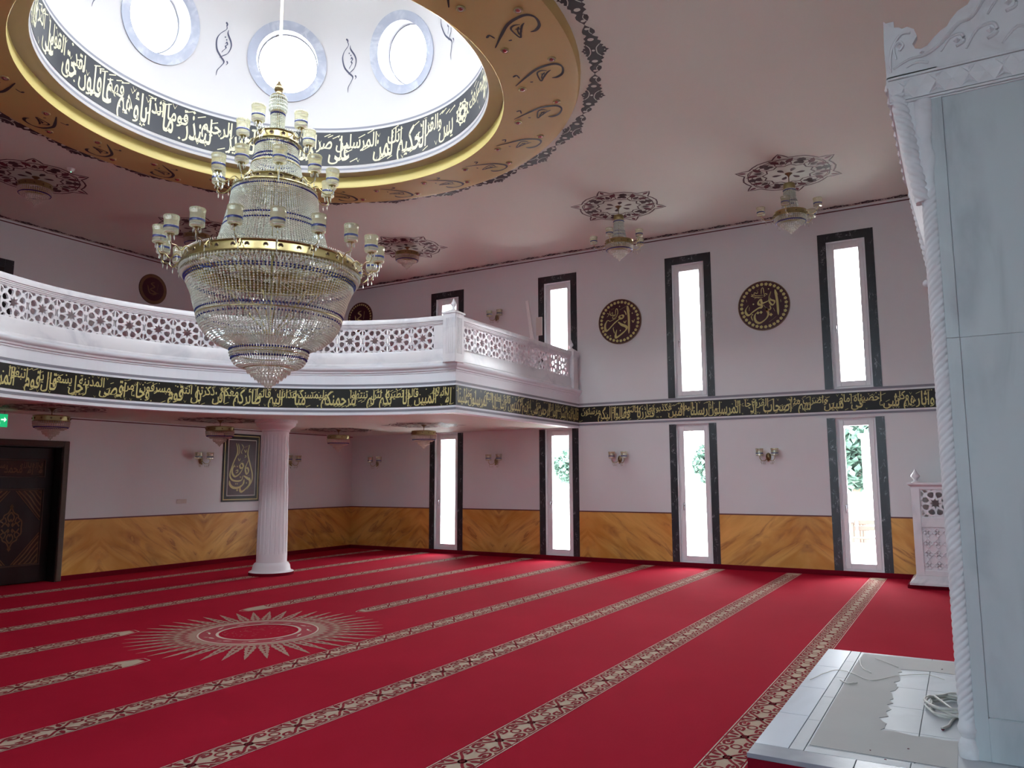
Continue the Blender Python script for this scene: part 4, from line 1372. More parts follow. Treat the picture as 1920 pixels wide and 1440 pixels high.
# plaque on the gallery back wall, seen left of the chandelier
PB = empty('wall_plaque', (10.13, D2, 5.77)); tag(PB, 'dim round maroon plaque on the gallery back wall left of the big chandelier', 'plaque')
T = lambda u, v, d: (10.13 + u * .33, D2 - d, 5.77 + v * .33)
mb = MB(); n = 48
mb.add([T(math.cos(2 * PI * i / n), math.sin(2 * PI * i / n), d) for d in (0, .016) for i in range(n)] + [T(0, 0, .016)],
       [(i, (i + 1) % n, n + (i + 1) % n, n + i) for i in range(n)] + [(n + i, n + (i + 1) % n, 2 * n) for i in range(n)])
mb.build('disc', M['maroon_field'], PB)
mb = MB(); ribbon(mb, [(math.cos(2 * PI * i / 40) * .88, math.sin(2 * PI * i / 40) * .88) for i in range(40)], .20, 0, 1, True, False)
mb.map(lambda u, v, d: T(u, v, .018)); mb.build('rim', M['gilt'], PB, None, True, False)
mb = MB()
for p_, w_ in dim: pen(mb, p_, w_, .75, .5)
mb.map(lambda u, v, d: T(u, v, .018)); mb.build('lettering', M['gilt'], PB, None, True, False)

# tall vase-shaped calligraphy panel beside the column
X0, X1, Z0, Z1 = 10.53, 11.49, 1.205, 2.60
pan = empty('calligraphy_panel', ((X0 + X1) / 2, D, Z0)); tag(pan, 'tall dark panel with gold vase shaped script beside the fluted column', 'picture')
mb = MB()
for (i, mt) in ((0, 0), (.035, 1), (.055, 0), (.085, 2), (.115, 3)):
    dpt = .010 + i * .06
    mb.bevbox(X0 + i, X1 - i, D - dpt - .004, D - .001, Z0 + i, Z1 - i, .002, mt)
mb.build('frame', [M['black_band'], M['script'], M['black_band'], M['plastic']], pan)
mb = MB(); mb.box(X0 + .135, X1 - .135, D - .0235, D - .002, Z0 + .135, Z1 - .135); mb.build('field', M['maroon_field'], pan)
iw, ih = (X1 - X0 - .27), (Z1 - Z0 - .27)
q = lambda *p: [((x - 255) / 545 * iw + X0 + .135, (1240 - y) / 1010 * ih + Z0 + .135) for x, y in p]
mb = MB()
for pts, w_ in ((q((395, 285), (425, 450), (350, 650), (290, 850), (330, 955), (440, 985), (530, 960), (548, 880)), 32), (q((665, 305), (635, 470), (680, 640), (740, 850), (730, 1000), (640, 1140)), 28),
                (q((655, 590), (600, 720), (600, 800), (630, 855), (662, 800), (640, 740), (580, 760)), 34), (q((510, 650), (480, 700), (500, 745), (550, 720), (535, 665), (500, 660)), 36),
                (q((550, 740), (480, 850), (395, 900), (340, 850), (335, 770), (375, 680)), 36), (q((285, 975), (300, 1050), (370, 1105), (480, 1100), (560, 1040), (580, 950)), 44),
                (q((565, 885), (640, 930), (695, 970), (680, 1060), (560, 1170), (505, 1160), (508, 1060)), 44), (q((435, 290), (465, 430), (430, 520)), 16),
                (q((560, 360), (660, 315)), 14), (q((500, 300), (540, 360), (500, 440), (520, 480)), 14), (q((560, 400), (590, 450), (610, 395)), 16), (q((440, 560), (465, 610), (490, 560)), 14),
                (q((480, 650), (570, 590)), 14), (q((640, 895), (705, 862)), 14), (q((395, 800), (440, 780), (440, 820), (400, 835)), 20), (q((580, 500), (600, 530), (570, 550)), 18)):
    pen(mb, pts, w_ / 545 * iw, .75, .5)
for (x, y) in ((410, 1035), (442, 1035), (445, 1150), (500, 910), (690, 930), (630, 1020), (380, 715), (430, 715)):
    c = q((x, y))[0]; s = .018 if y < 1100 else .028
    poly(mb, [(c[0] - s, c[1]), (c[0], c[1] + s), (c[0] + s, c[1]), (c[0], c[1] - s)])
mb.map(lambda u, v, d: (u, D - .0250, v)); mb.build('lettering', M['script'], pan, None, True, False)

# ================================================================== DOORS
door = empty('door_1', (6.055, D + .2, 0)); tag(door, 'dark double door with gilt carved panels at the far left', 'door', None, 'structure')
mb = MB()
mb.bevbox(7.31, 7.405, D - .03, D + .02, 0, 2.30, .01); mb.bevbox(4.705, 4.80, D - .03, D + .02, 0, 2.30, .01); mb.bevbox(4.80, 7.31, D - .03, D + .02, 2.205, 2.30, .01)
mb.build('casing', M['wood_trim'], door)
mb = MB()
mb.box(7.295, 7.312, D, D + .30, 0, 2.205); mb.box(4.798, 4.815, D, D + .30, 0, 2.205); mb.box(4.815, 7.295, D, D + .30, 2.19, 2.207); mb.box(4.8, 7.31, D + .29, D + .31, 0, 2.21)
mb.build('lining', M['wood_dark'], door)
def leaf(x0, x1):
    yf = D + .215
    L = empty('leaf', ((x0 + x1) / 2 - door.location.x, yf - door.location.y, 0), 0, door)
    mb = MB(); mb.bevbox(x0, x1, yf, yf + .06, 0.01, 2.185, .006); mb.build('leaf_board', M['wood_dark'], L)
    cx = (x0 + x1) / 2; hw = (x1 - x0) / 2 - .15
    mb = MB()
    def frame(za, zb, h_, t=.022):
        mb.bevbox(cx - h_, cx + h_, yf - .016, yf, za, za + t, .004); mb.bevbox(cx - h_, cx + h_, yf - .016, yf, zb - t, zb, .004)
        mb.bevbox(cx - h_, cx - h_ + t, yf - .016, yf, za + t, zb - t, .004); mb.bevbox(cx + h_ - t, cx + h_, yf - .016, yf, za + t, zb - t, .004)
    frame(.28, 1.52, hw + .02); frame(1.70, 2.00, hw + .02)
    mb.build('panel_moulding', M['wood_trim'], L)
    mb = MB(); mb.box(cx - hw + .01, cx + hw - .01, yf - .004, yf, 1.73, 1.97); mb.build('script_panel', M['gilt_dark'], L)
    # corner carvings
    for sx in (-1, 1):
        for sz in (-1, 1):
            zc = .90
            A = (cx + sx * (hw - .02), zc + sz * .585); B = (cx + sx * (hw - .42), zc + sz * .585); Cc = (cx + sx * (hw - .02), zc + sz * .10)
            t_ = MB(); t_.add([(A[0], A[1], 0), (B[0], B[1], 0), (Cc[0], Cc[1], 0)], [(0, 1, 2)], 1)
            s_ = MB()
            for i in range(5):
                f_ = (i + .5) / 5
                P0 = (A[0] + (B[0] - A[0]) * f_, A[1]); P1 = (A[0], A[1] + (Cc[1] - A[1]) * f_)
                mid = ((P0[0] + P1[0]) / 2 - sx * .03 * (1 - f_), (P0[1] + P1[1]) / 2 + sz * .03)
                ribbon(s_, [P0, ((P0[0] + mid[0]) / 2 + sx * .02, (P0[1] + mid[1]) / 2 - sz * .015), mid, ((P1[0] + mid[0]) / 2 - sx * .02, (P1[1] + mid[1]) / 2 + sz * .02), P1], .022, 0, 3)
            ribbon(s_, [A, B, Cc, A], .016, 0, 1, False, False)
            s_.v = [(p[0], p[1], .003) for p in s_.v]
            t_.add(s_.v, s_.f, 0)
            t_.map(lambda u, v, d: (u, yf - .005 - d, v)); t_.build('corner_carving', [M['gilt'], M['gilt_dark']], L, None, True, False)
    # centre medallion
    t_ = MB(); zc = .90
    H, V = .165, .33
    for (sx, sz) in ((1, 1), (1, -1), (-1, 1), (-1, -1)):
        R_ = lambda *p: [(cx + sx * a * H, zc + sz * b * V) for a, b in p]
        ribbon(t_, R_((0, 1.0), (.25, .72), (.62, .60), (.70, .45), (1.0, .30), (1.0, 0)), .022, 0, 3)
        ribbon(t_, R_((0, .75), (.30, .52), (.12, .30), (0, .42)), .022, 0, 3)
        ribbon(t_, R_((.15, .05), (.50, .22), (.80, .05)), .022, 0, 3)
        ribbon(t_, R_((.55, .50), (.40, .30), (.62, .22), (.85, .32)), .020, 0, 3)
        poly(t_, teardrop(cx + sx * .1 * H, zc + sz * .08 * V, .07, .03, math.atan2(sz, sx * .4), 6))
    poly(t_, [(cx - .03, zc + V), (cx, zc + V * 1.14), (cx + .03, zc + V), (cx, zc + V * .9)]); poly(t_, [(cx - .03, zc - V), (cx, zc - V * 1.14), (cx + .03, zc - V), (cx, zc - V * .9)])
    t_.map(lambda u, v, d: (u, yf - .006, v)); t_.build('centre_carving', M['gilt'], L, None, True, False)
    return L, cx, hw, yf
for (x0, x1, txt) in ((6.062, 7.29, 'لا إله إلا الله محمد رسول الله'), (4.82, 6.052, 'إن الصلاة كانت على المؤمنين كتابا موقوتا')):
    L, cx, hw, yf = leaf(x0, x1)
    ws, mk = layout(txt, 2 * hw - .06, .22, 21, dens=2)
    t_ = MB()
    for w_ in ws: t_.add(w_.v, w_.f)
    t_.add(mk.v, mk.f)
    t_.map(lambda u, v, d: (cx - hw + .03 + u, yf - .0065, 1.74 + v)); t_.build('lettering', M['gilt'], L, None, True, False)
# upper doorway at the back of the gallery
d2 = empty('door_2', (6.07, D2, 3.44)); tag(d2, 'black framed opening at the back of the gallery, far left', 'door', None, 'structure')
mb = MB()
mb.bevbox(7.14, 7.29, D2 - .03, D2, 3.44, 5.69, .006); mb.bevbox(4.85, 5.0, D2 - .03, D2, 3.44, 5.69, .006); mb.bevbox(5.0, 7.14, D2 - .03, D2, 5.54, 5.69, .006)
mb.build('casing', M['black_marble'], d2)
mb = MB(); mb.bevbox(5.0, 6.065, D2 - .015, D2, 3.44, 5.54, .004); mb.bevbox(6.075, 7.14, D2 - .015, D2, 3.44, 5.54, .004); mb.build('leaf', M['wood_dark'], d2)

# lit exit sign hanging by the door
ex = empty('exit_sign', (6.20, 12.60, 2.45)); tag(ex, 'lit green exit sign hanging above the carved door', 'sign')
XS = 6.21; YS = 12.55
mb = MB(); mb.bevbox(XS - .19, XS - .0 + .0, YS, YS + .05, 2.452, 2.660, .006); mb.build('housing', M['plastic'], ex)
mb = MB(); mb.box(XS - .185, XS - .005, YS - .004, YS, 2.458, 2.654); mb.build('face', M['exit_green'], ex)
mb = MB(); s_ = MB()
poly(s_, [(XS - .055, 2.53), (XS - .02, 2.57), (XS - .055, 2.61)]); poly(s_, [(XS - .10, 2.56), (XS - .055, 2.56), (XS - .055, 2.58), (XS - .10, 2.58)])
poly(s_, [(XS - .175, 2.48), (XS - .165, 2.48), (XS - .165, 2.63), (XS - .175, 2.63)]); poly(s_, ellipse(XS - .135, 2.62, .012, .012, 8))
ribbon(s_, [(XS - .135, 2.60), (XS - .13, 2.55), (XS - .145, 2.49)], .014, 0, 3); ribbon(s_, [(XS - .132, 2.55), (XS - .115, 2.52), (XS - .12, 2.48)], .012, 0, 3)
s_.map(lambda u, v, d: (u, YS - .006, v)); s_.build('symbol', M['exit_white'], ex, None, True, False)
mb = MB(); mb.tube([(XS - .15, YS + .025, 2.655), (XS - .15, YS + .025, 2.712)], .005); mb.tube([(XS - .04, YS + .025, 2.655), (XS - .04, YS + .025, 2.712)], .005); mb.build('hanger', M['chrome'], ex)

# small things on the walls and ceiling
ws_ = empty('wall_socket', (9.62, D, 1.245)); tag(ws_, 'small beige triple wall socket left of the calligraphy panel', 'socket')
mb = MB(); mb.bevbox(9.51, 9.73, D - .012, D, 1.205, 1.285, .004); mb.build('plate', M['plastic'], ws_)
for i in range(3):
    mb = MB(); mb.lathe([(.0, .004), (.022, .004), (.026, 0), (.026, -.002)], 14)
    mb.map(lambda x, y, z: (9.62 + (i - 1) * .07 + x, D - .012 - z, 1.245 + y)); mb.build('outlet', M['plastic'], ws_, 40)
sd_ = empty('smoke_detector', (6.38, 11.62, ZC)); tag(sd_, 'small ceiling detector with green light near the far left rosette', 'detector')
mb = MB(); mb.lathe([(0, -.05), (.03, -.05), (.045, -.035), (.055, -.012), (.06, 0)], 20); mb.map(lambda x, y, z: (x + 6.38, y + 11.62, z + ZC)); mb.build('body', M['plastic'], sd_, 40)
mb = MB(); mb.lathe([(0, -.010), (.007, -.006), (.010, 0)], 8); mb.map(lambda x, y, z: (x + 6.38, y + 11.62, z + ZC - .05)); mb.build('lamp', M['led_green'], sd_, 40)
st_ = empty('trim_strip', (14.25, 7.80, 3.44)); tag(st_, 'long white plastic strip leaning on the wall by the upper window', 'strip')
mb = MB()
def _strip(u, v, t):   # leaning bar
    y0_, z0_, y1_, z1_ = 7.62, 3.44, 7.985, 5.52
    L_ = math.hypot(y1_ - y0_, z1_ - z0_)
    dy, dz = (y1_ - y0_) / L_, (z1_ - z0_) / L_
    return (W - .17 + .14 * t / L_ + v, y0_ + dy * t + dz * u, z0_ + dz * t - dy * u)
mb.box(-.035, .035, -.012, .0, 0, 2.11); mb.box(-.035, -.020, -.024, -.012, 0, 2.11); mb.box(.020, .035, -.024, -.012, 0, 2.11)
mb.map(_strip); mb.build('strip', M['strip_white'], st_)
cb = empty('cardboard_piece', (W - .06, 7.66, 4.95)); tag(cb, 'small beige board piece on the black window surround of the gallery', 'board')
mb = MB(); mb.bevbox(W - .05, W - .014, 7.62, 7.76, 4.72, 5.12, .004); mb.build('board', M['plastic'], cb)
# ================================================================== PRAYER NICHE (marble), PLATFORM, LATTICE PULPIT
NX0, NX1, NY = 5.05, 6.91, 0.10
nic = empty('prayer_niche', ((NX0 + NX1) / 2, NY - .5, 0.13)); tag(nic, 'tall blue grey marble niche with rope column and carved crest at the right', 'niche')
mb = MB()
mb.box(NX0 + .012, 5.47, YF + .004, NY - .06, 0.13, 4.10); mb.box(6.49, NX1 - .012, YF + .004, NY - .06, 0.13, 4.10); mb.box(5.47, 6.49, YF + .004, NY - .06, 3.1, 4.10); mb.box(5.47, 6.49, YF + .004, -0.75, 0.13, 3.1)
mb.build('body', M['marble_pier'], nic)
# side slabs (upper and lower), corner strip, front pilasters
for x, s in ((NX0, 1), (NX1, -1)):
    xa, xb = sorted((x, x + s * .02))
    mb = MB(); mb.bevbox(xa + (.006 if s > 0 else -.0), xb + (0 if s > 0 else -.006), YF + .004, -.0345, 2.453, 3.915, .0012); mb.build('side_slab', M['marble_pier'], nic)
    mb = MB(); mb.bevbox(xa + (.006 if s > 0 else 0), xb + (0 if s > 0 else -.006), YF + .004, -.0345, 0.36, 2.4515, .0012); mb.build('side_slab', M['marble_pier'], nic)
    mb = MB(); mb.bevbox(xa - .004, xb + .004, -.034, .032, 0.13, 2.451, .0012); mb.build('corner_strip', M['marble_pier'], nic)
    mb = MB(); mb.bevbox(xa - .004, xb + .004, -.034, .032, 2.453, 3.915, .0012); mb.build('corner_strip', M['marble_pier'], nic)
    mb = MB(); mb.bevbox(xa - .012, xb + .004, YF + .004, -.034, .13, .36, .006); mb.build('plinth', M['marble_pier'], nic)
def rope(name, p0, p1, r, n_str=6, lead=.25, amp=.15, flip=1):
    p0, p1 = Vector(p0), Vector(p1); ax = (p1 - p0); L = ax.length; ax.normalize()
    u = ax.cross(Vector((0, 1, 0.3))).normalized(); v = ax.cross(u)
    K, N = 48, max(10, int(L / .0065))
    vs = []
    for j in range(N + 1):
        z = L * j / N
        for i in range(K):
            a = 2 * PI * i / K
            rr = r * (1 - amp * (1 - abs(math.sin(n_str * 0.5 * (a - flip * 2 * PI * z / lead)))) ** 1.5)
            vs.append(p0 + ax * z + u * (rr * math.cos(a)) + v * (rr * math.sin(a)))
    mb = MB()
    mb.add(vs, [(j * K + i, j * K + (i + 1) % K, (j + 1) * K + (i + 1) % K, (j + 1) * K + i) for j in range(N) for i in range(K)] + [tuple(range(K)), tuple(N * K + i for i in range(K))])
    return mb.build(name, M['marble_carved'], nic, 60)
for x in (NX0 + .035, NX1 - .035):
    rope('rope_column', (x, .063, .33), (x, .063, 3.36), .047)
    mb = MB(); mb.lathe([(0, .13), (.055, .13), (.058, .18), (.050, .21), (.038, .235), (.050, .26), (.056, .285), (.045, .315), (.043, .335)], 24, (x, .063)); mb.build('column_foot', M['marble_carved'], nic, 50)
    mb = MB(); mb.lathe([(.043, 3.35), (.050, 3.37), (.040, 3.40), (.044, 3.46), (.058, 3.52), (.056, 3.58), (.042, 3.64), (.040, 3.68), (.055, 3.72), (.058, 3.92), (0, 3.92)], 24, (x, .063)); mb.build('column_head', M['marble_carved'], nic, 50)
    mb = MB(); mb.bevbox(x - .03, x + .4 if x < 6 else x + .03, NY - .07, NY - .045, .13, 3.92, .003) if x < 6 else mb.bevbox(x - .4, x + .03, NY - .07, NY - .045, .13, 3.92, .003)
    mb.build('pilaster', M['marble_pier'], nic)
mb = MB(); mb.lathe([(0, -.03), (.014, -.03), (.020, -.012), (.022, .0), (.020, .012), (.010, .026), (0, .028)], 14)
mb.map(lambda x, y, z: (NX0 + .05 + x, .115 + z * .7, 2.80 + y)); mb.build('bud', M['marble_carved'], nic, 60)
# projecting cornice with slanted rope underside
mb = MB()
pr = [(.085, 3.27), (.105, 3.26), (.245, 4.035), (.245, 4.115), (-.02, 4.115), (-.02, 3.93), (.085, 3.93)]
xa, xb = NX0 + .006, NX1 - .006
mb.add([(x, y, z) for x in (xa, xb) for y, z in pr], [tuple(range(7)), tuple(range(7, 14))] + [(i, (i + 1) % 7, 7 + (i + 1) % 7, 7 + i) for i in range(7)])
mb.build('cornice', M['marble_carved'], nic)
for x in (NX0 + .03, NX1 - .03):
    rope('cornice_rope', (x - .006 if x < 6 else x + .006, .098, 3.29), (x - .006 if x < 6 else x + .006, .198, 3.985), .048, 4, .20, .24, -1)
# star band
def star_band(pt, L, z0, z1, parent):
    mb = MB(); n = max(2, int(L / .17)); w = L / n; hgt = z1 - z0
    mb.add([pt(0, z0, 0), pt(L, z0, 0), pt(L, z1, 0), pt(0, z1, 0), pt(0, z0, .012), pt(L, z0, .012), pt(L, z1, .012), pt(0, z1, .012)],
           [(0, 1, 2, 3), (4, 5, 6, 7), (0, 1, 5, 4), (1, 2, 6, 5), (2, 3, 7, 6), (3, 0, 4, 7)])
    for i in range(n):
        cx, cz = w * (i + .5), (z0 + z1) / 2
        tips = [(cx + dx * w * .5, cz + dz * hgt * .5) for dx, dz in ((1, 0), (.5, .95), (0, .30), (-.5, .95), (-1, 0), (-.5, -.95), (0, -.30), (.5, -.95))]
        b = len(mb.v)
        mb.add([pt(cx, cz, .030)] + [pt(u, v_, .013) for u, v_ in tips], [(0, k + 1, (k + 1) % 8 + 1) for k in range(8)])
        for s in (-1, 1):
            zc_ = cz + s * hgt * .46
            mb.add([pt(cx - w * .28, zc_, .013), pt(cx, zc_ - s * hgt * .26, .013), pt(cx + w * .28, zc_, .013), pt(cx, zc_ - s * hgt * .13, .026)], [(0, 1, 3), (1, 2, 3)])
    mb.build('star_band', M['marble_carved'], parent)
star_band(lambda u, z, d: (NX0 + .006 - d, .243 - u, z), 1.53, 3.945, 4.080, nic)
star_band(lambda u, z, d: (NX0 + .006 + u, .243 + d, z), NX1 - NX0 - .012, 4.045, 4.110, nic)
for z, t in ((3.932, .014), (3.918, .010), (4.092, .016)):
    mb = MB(); mb.bevbox(NX0 - .012 + (0.008 if t == .010 else 0), NX0 + .02, YF + .004, .244 if z > 3.93 else .09, z - t / 2, z + t / 2, .003); mb.build('moulding', M['marble_carved'], nic)
# carved crest
def crest_outline():
    H = [(.251, 4.10), (.254, 4.30), (.249, 4.49), (.205, 4.435), (.165, 4.425), (.150, 4.41), (.120, 4.415), (.085, 4.39), (.070, 4.34), (.085, 4.315), (.098, 4.295), (.085, 4.262), (.055, 4.250), (.020, 4.262),
         (-.015, 4.30), (-.055, 4.335), (-.090, 4.352), (-.110, 4.385), (-.150, 4.430), (-.205, 4.455), (-.225, 4.49), (-.262, 4.56), (-.30, 4.60), (-.36, 4.70), (-.44, 4.76), (-.515, 4.86)]
    return H
def crest(map_, parent, mirror_c):
    H = crest_outline()
    P = H + [(2 * mirror_c - y, z) for y, z in reversed(H[:-1])]
    vs, fs = fill2d(P, [], .05)
    mb = MB(); mb.add([map_(a, b, c) for a, b, c in vs], fs)
    mb.build('crest', M['marble_carved'], parent)
    mb = MB()
    for s in (0, 1):
        g = lambda y: y if not s else 2 * mirror_c - y
        for pts, r in (([(.225, 4.14), (.215, 4.28), (.16, 4.37), (.105, 4.37)], .010), ([(.21, 4.16), (.12, 4.20), (.03, 4.205), (-.06, 4.26), (-.15, 4.35), (-.22, 4.37), (-.30, 4.48), (-.42, 4.62)], .012),
                       ([(.19, 4.22), (.20, 4.30), (.17, 4.33), (.15, 4.30), (.17, 4.27)], .009), ([(-.05, 4.20), (-.10, 4.27), (-.16, 4.28), (-.17, 4.23), (-.13, 4.21)], .010),
                       ([(-.18, 4.18), (-.24, 4.28), (-.32, 4.30), (-.34, 4.24), (-.29, 4.21)], .011), ([(-.30, 4.36), (-.36, 4.44), (-.43, 4.44), (-.44, 4.37), (-.39, 4.35)], .011),
                       ([(.14, 4.15), (.08, 4.17), (.02, 4.15)], .008), ([(-.36, 4.16), (-.44, 4.24), (-.52, 4.20)], .010), ([(-.40, 4.52), (-.46, 4.60), (-.52, 4.56)], .010)):
            C = catmull(pts, 4)
            mb.tube([map_(g(p.x), p.y, .027) for p in C], [r * (.5 + min(1, 2.5 * i / len(C)) * .5) for i in range(len(C))], 6)
        for (y, z, r) in ((.17, 4.30, .018), (-.135, 4.245, .020), (-.305, 4.26, .022), (-.405, 4.40, .022), (.05, 4.225, .014)):
            q = map_(g(y), z, .028)
            mb.octa(q, r, r)
    mb.build('crest_carving', M['marble_carved'], parent, 60)
crest(lambda a, b, c: (NX0 + .031 - c, a, b), nic, -.515)
fc = (NX0 + NX1) / 2
crest(lambda a, b, c: (NX0 + .035 + (.251 - a) * (NX1 - NX0 - .07) / 1.532, .218 + c, b), nic, -.515)

# platform
plat = empty('platform', (6.03, .55, 0)); tag(plat, 'low marble platform with tiled edge in front of the niche', 'platform')
PX_0, PX_1, PY_1, PZ = 4.545, 7.585, 1.145, .13
mb = MB(); mb.box(PX_0 + .012, PX_1 - .012, YF, PY_1 - .012, 0, PZ - .028); mb.build('core', M['carpet_skirt'], plat)
mb = MB(); mb.bevbox(PX_0 + .004, PX_1, YF, PY_1 - .002, .001, PZ - .024, .006); mb.build('skirting', M['carpet_skirt'], plat)
def slab_(name, x0, x1, y0, y1, mat_, z=PZ, g=.0015):
    mb = MB(); mb.bevbox(x0 + g, x1 - g, y0 + g, y1 - g, PZ - .026, z, .002); return mb.build(name, mat_, plat)
xe = [PX_0, 4.735, 5.42, 6.15, 6.88, PX_1]
slab_('edge_slab', PX_0, 4.735, YF, .60, M['marble_dark']); slab_('edge_slab', PX_0, 4.735, .60, PY_1, M['marble_dark'])
for a_, b_ in zip(xe[1:-1], xe[2:]): slab_('edge_slab', a_, b_, .955, PY_1, M['marble_slab'])
xs_ = [4.735, 5.35, 5.95, 6.55, 7.15, PX_1]
for a_, b_ in zip(xs_[:-1], xs_[1:]): slab_('border_tile', a_, b_, .875, .955, M['tile_white'])
ys_ = [-.75, -.2, .34, .875]
for a_, b_ in zip(ys_[:-1], ys_[1:]): slab_('border_tile', 4.735, 4.83, a_, b_, M['tile_white'])
for i, (a_, b_) in enumerate(zip([4.83, 5.38, 5.93, 6.48, 7.03], [5.38, 5.93, 6.48, 7.03, PX_1])):
    for j, (c_, d_) in enumerate(zip([-.75, -.22, .325], [-.22, .325, .875])):
        slab_('floor_tile', a_, b_, c_, d_, M['tile_white'], PZ - .001)
# grey film left on the stone, torn along one edge
film = MB()
rnd = random.Random(4)
tear = [(5.335, .125)]
x_ = 5.335
for t in range(7): tear.append((5.335 + rnd.uniform(-.02, .03), .15 + t * .052))
k_ = 0
while x_ < 7.05:
    tear.append((x_, .525 + rnd.uniform(-.018, .015) + (.03 if k_ % 6 == 5 else 0))); x_ += rnd.uniform(.035, .07); k_ += 1
tear.append((7.06, .53)); tear.append((7.10, .30)); tear.append((7.08, .125))
outer = [(4.84, .125)] + tear + [(7.52, .125), (7.53, .85), (7.0, .862), (6.0, .866), (4.85, .862)]
vs, fs = fill2d(outer, [], .002)
film.add([(x, y, PZ + .0012 + z) for x, y, z in vs], fs)
o = film.build('protective_film', M['dust']); tag(o, 'grey torn protective film lying on the marble platform', 'film')

# coiled cable and loose wires on the platform
cbl = MB()
pts = []
rnd = random.Random(9)
for i in range(150):
    a = 2 * PI * i / 30
    rr = .150 + .018 * math.sin(i * .37) + .010 * math.sin(i * 1.1)
    pts.append((6.02 + rr * 1.5 * math.cos(a + 1.2), .155 + rr * .95 * math.sin(a + 1.2), PZ + .012 + .010 * (i // 30) + .004 * math.sin(i * .5)))
pts += [(5.90, .12, PZ + .012), (5.72, .16, PZ + .010), (5.60, .175, PZ + .010), (5.52, .21, PZ + .010)]
cbl.tube(pts, .0085, 7)
tag(cbl.build('cable_coil', M['cable'], None, 60), 'coil of pale grey cable lying on the platform by the niche', 'cable')
def wire(pts, r, label):
    m_ = MB(); C = catmull([(p[0], p[1]) for p in pts], 6)
    m_.tube([(p.x, p.y, PZ + .004 + r + (.003 if i % 7 == 3 else 0)) for i, p in enumerate(C)], r, 6)
    tag(m_.build('loose_wire', M['cable'], None, 60), label, 'wire')
wire([(6.35, 1.10), (6.75, .98), (6.70, .84), (6.55, .70), (6.78, .55), (6.95, .36), (6.85, .22)], .0025, 'thin loose wire snaking from the platform edge towards the coil')
wire([(7.30, .86), (6.95, .80), (6.80, .72)], .003, 'short pale wire end near the far platform edge')
wire([(7.35, .74), (7.20, .62), (7.10, .55)], .003, 'short straight wire bit lying across the grey film')
wire([(6.42, .78), (6.36, .84), (6.44, .90)], .0045, 'thicker pale wire stub beside the light border tiles')
for i, (x, y, s) in enumerate(((5.50, .205, .018), (5.95, .19, .009), (5.05, .36, .008), (4.92, .55, .007), (4.80, .47, .008), (7.2, .25, .009))):
    m_ = MB(); P = teardrop(0, 0, s * 1.8, s * 1.1, i * 1.1, 6)
    m_.add([(x + p[0], y + p[1], PZ + .0035 + .2 * s * (k % 2)) for k, p in enumerate(P)] + [(x + p[0], y + p[1], PZ + .0055 + .2 * s * (k % 2)) for k, p in enumerate(P)],
           [tuple(range(len(P))), tuple(range(len(P), 2 * len(P)))] + [(k, (k + 1) % len(P), len(P) + (k + 1) % len(P), len(P) + k) for k in range(len(P))])
    tag(m_.build('petal', M['petal']), ['large dark red petal on the platform below the cable coil', 'dark petal crumb beside the cable coil', 'tiny dark crumb on the grey film near the platform end',
         'tiny dark crumb on the light border near the end slab', 'dark speck beside the end slab of the platform', 'dark crumb on the film at the far platform edge'][i], 'petal')

# lattice pulpit by the window wall
kur = empty('pulpit', (13.75, .39, 0)); tag(kur, 'white marble pulpit with star lattice and carved panel by the windows', 'pulpit')
KX0, KX1, KY0, KY1 = 13.30, 14.20, .075, .705
mb = MB(); mb.bevbox(KX0 - .04, KX1, KY0 - .125, KY1 + .125, 0, .055, .006); mb.build('skirting', M['carpet_skirt'], kur)
mb = MB()
def frust(a, b, z0, z1): 
    v0 = [(KX0 - a, KY0 - a, z0), (KX1, KY0 - a, z0), (KX1, KY1 + a, z0), (KX0 - a, KY1 + a, z0)]; v1 = [(KX0 - b, KY0 - b, z1), (KX1, KY0 - b, z1), (KX1, KY1 + b, z1), (KX0 - b, KY1 + b, z1)]
    mb.add(v0 + v1, [(0, 3, 2, 1), (4, 5, 6, 7)] + [(i, (i + 1) % 4, 4 + (i + 1) % 4, 4 + i) for i in range(4)])
frust(.09, .09, .055, .085); frust(.09, .03, .085, .135); frust(.03, .0, .135, .19)
mb.build('plinth', M['marble_white'], kur)
mb = MB()
f0 = KX0
for (y0, y1, z0, z1) in ((KY0, KY0 + .115, .19, 1.50), (KY1 - .115, KY1, .19, 1.50), (KY0 + .115, KY1 - .115, .19, .27), (KY0 + .115, KY1 - .115, .91, 1.055), (KY0 + .115, KY1 - .115, 1.475, 1.50)):
    mb.bevbox(f0, f0 + .06, y0, y1, z0, z1, .005)
mb.bevbox(f0 + .06, KX1, KY0, KY0 + .05, .19, 1.50, .004); mb.bevbox(f0 + .06, KX1, KY1 - .05, KY1, .19, 1.50, .004)
mb.build('frame', M['marble_white'], kur)
LW = KY1 - KY0 - .23
vs, fs = star_tile(LW, .42, .022)
mb = MB(); mb.add([(f0 + .032 + z, (KY0 + KY1) / 2 + x, 1.265 + y) for x, y, z in vs], fs); mb.build('lattice_panel', M['marble_white'], kur)
mb = MB(); mb.box(f0 + .028, f0 + .06, KY0 + .115, KY1 - .115, .27, .91); mb.build('back_panel', M['marble_white'], kur)
mb = MB()
cw = LW / 3
for r in range(4):
    for cc in range(3):
        y, z = KY0 + .115 + cw * (cc + .5), .27 + .16 * (r + .5)
        for dy, dz in ((0, .035), (0, -.035), (.035, 0), (-.035, 0)):
            P = [(f0 + .024, y + dy + .027 * math.cos(a), z + dz + .027 * math.sin(a)) for a in [2 * PI * i / 10 for i in range(11)]]
            mb.tube(P, .010, 6, 0, False)
        mb.tube([(f0 + .025, y + .055, z), (f0 + .025, y + cw - .055, z)], .010, 6) if cc < 2 else None
        mb.tube([(f0 + .025, y, z + .058), (f0 + .025, y, z + .102)], .010, 6) if r < 3 else None
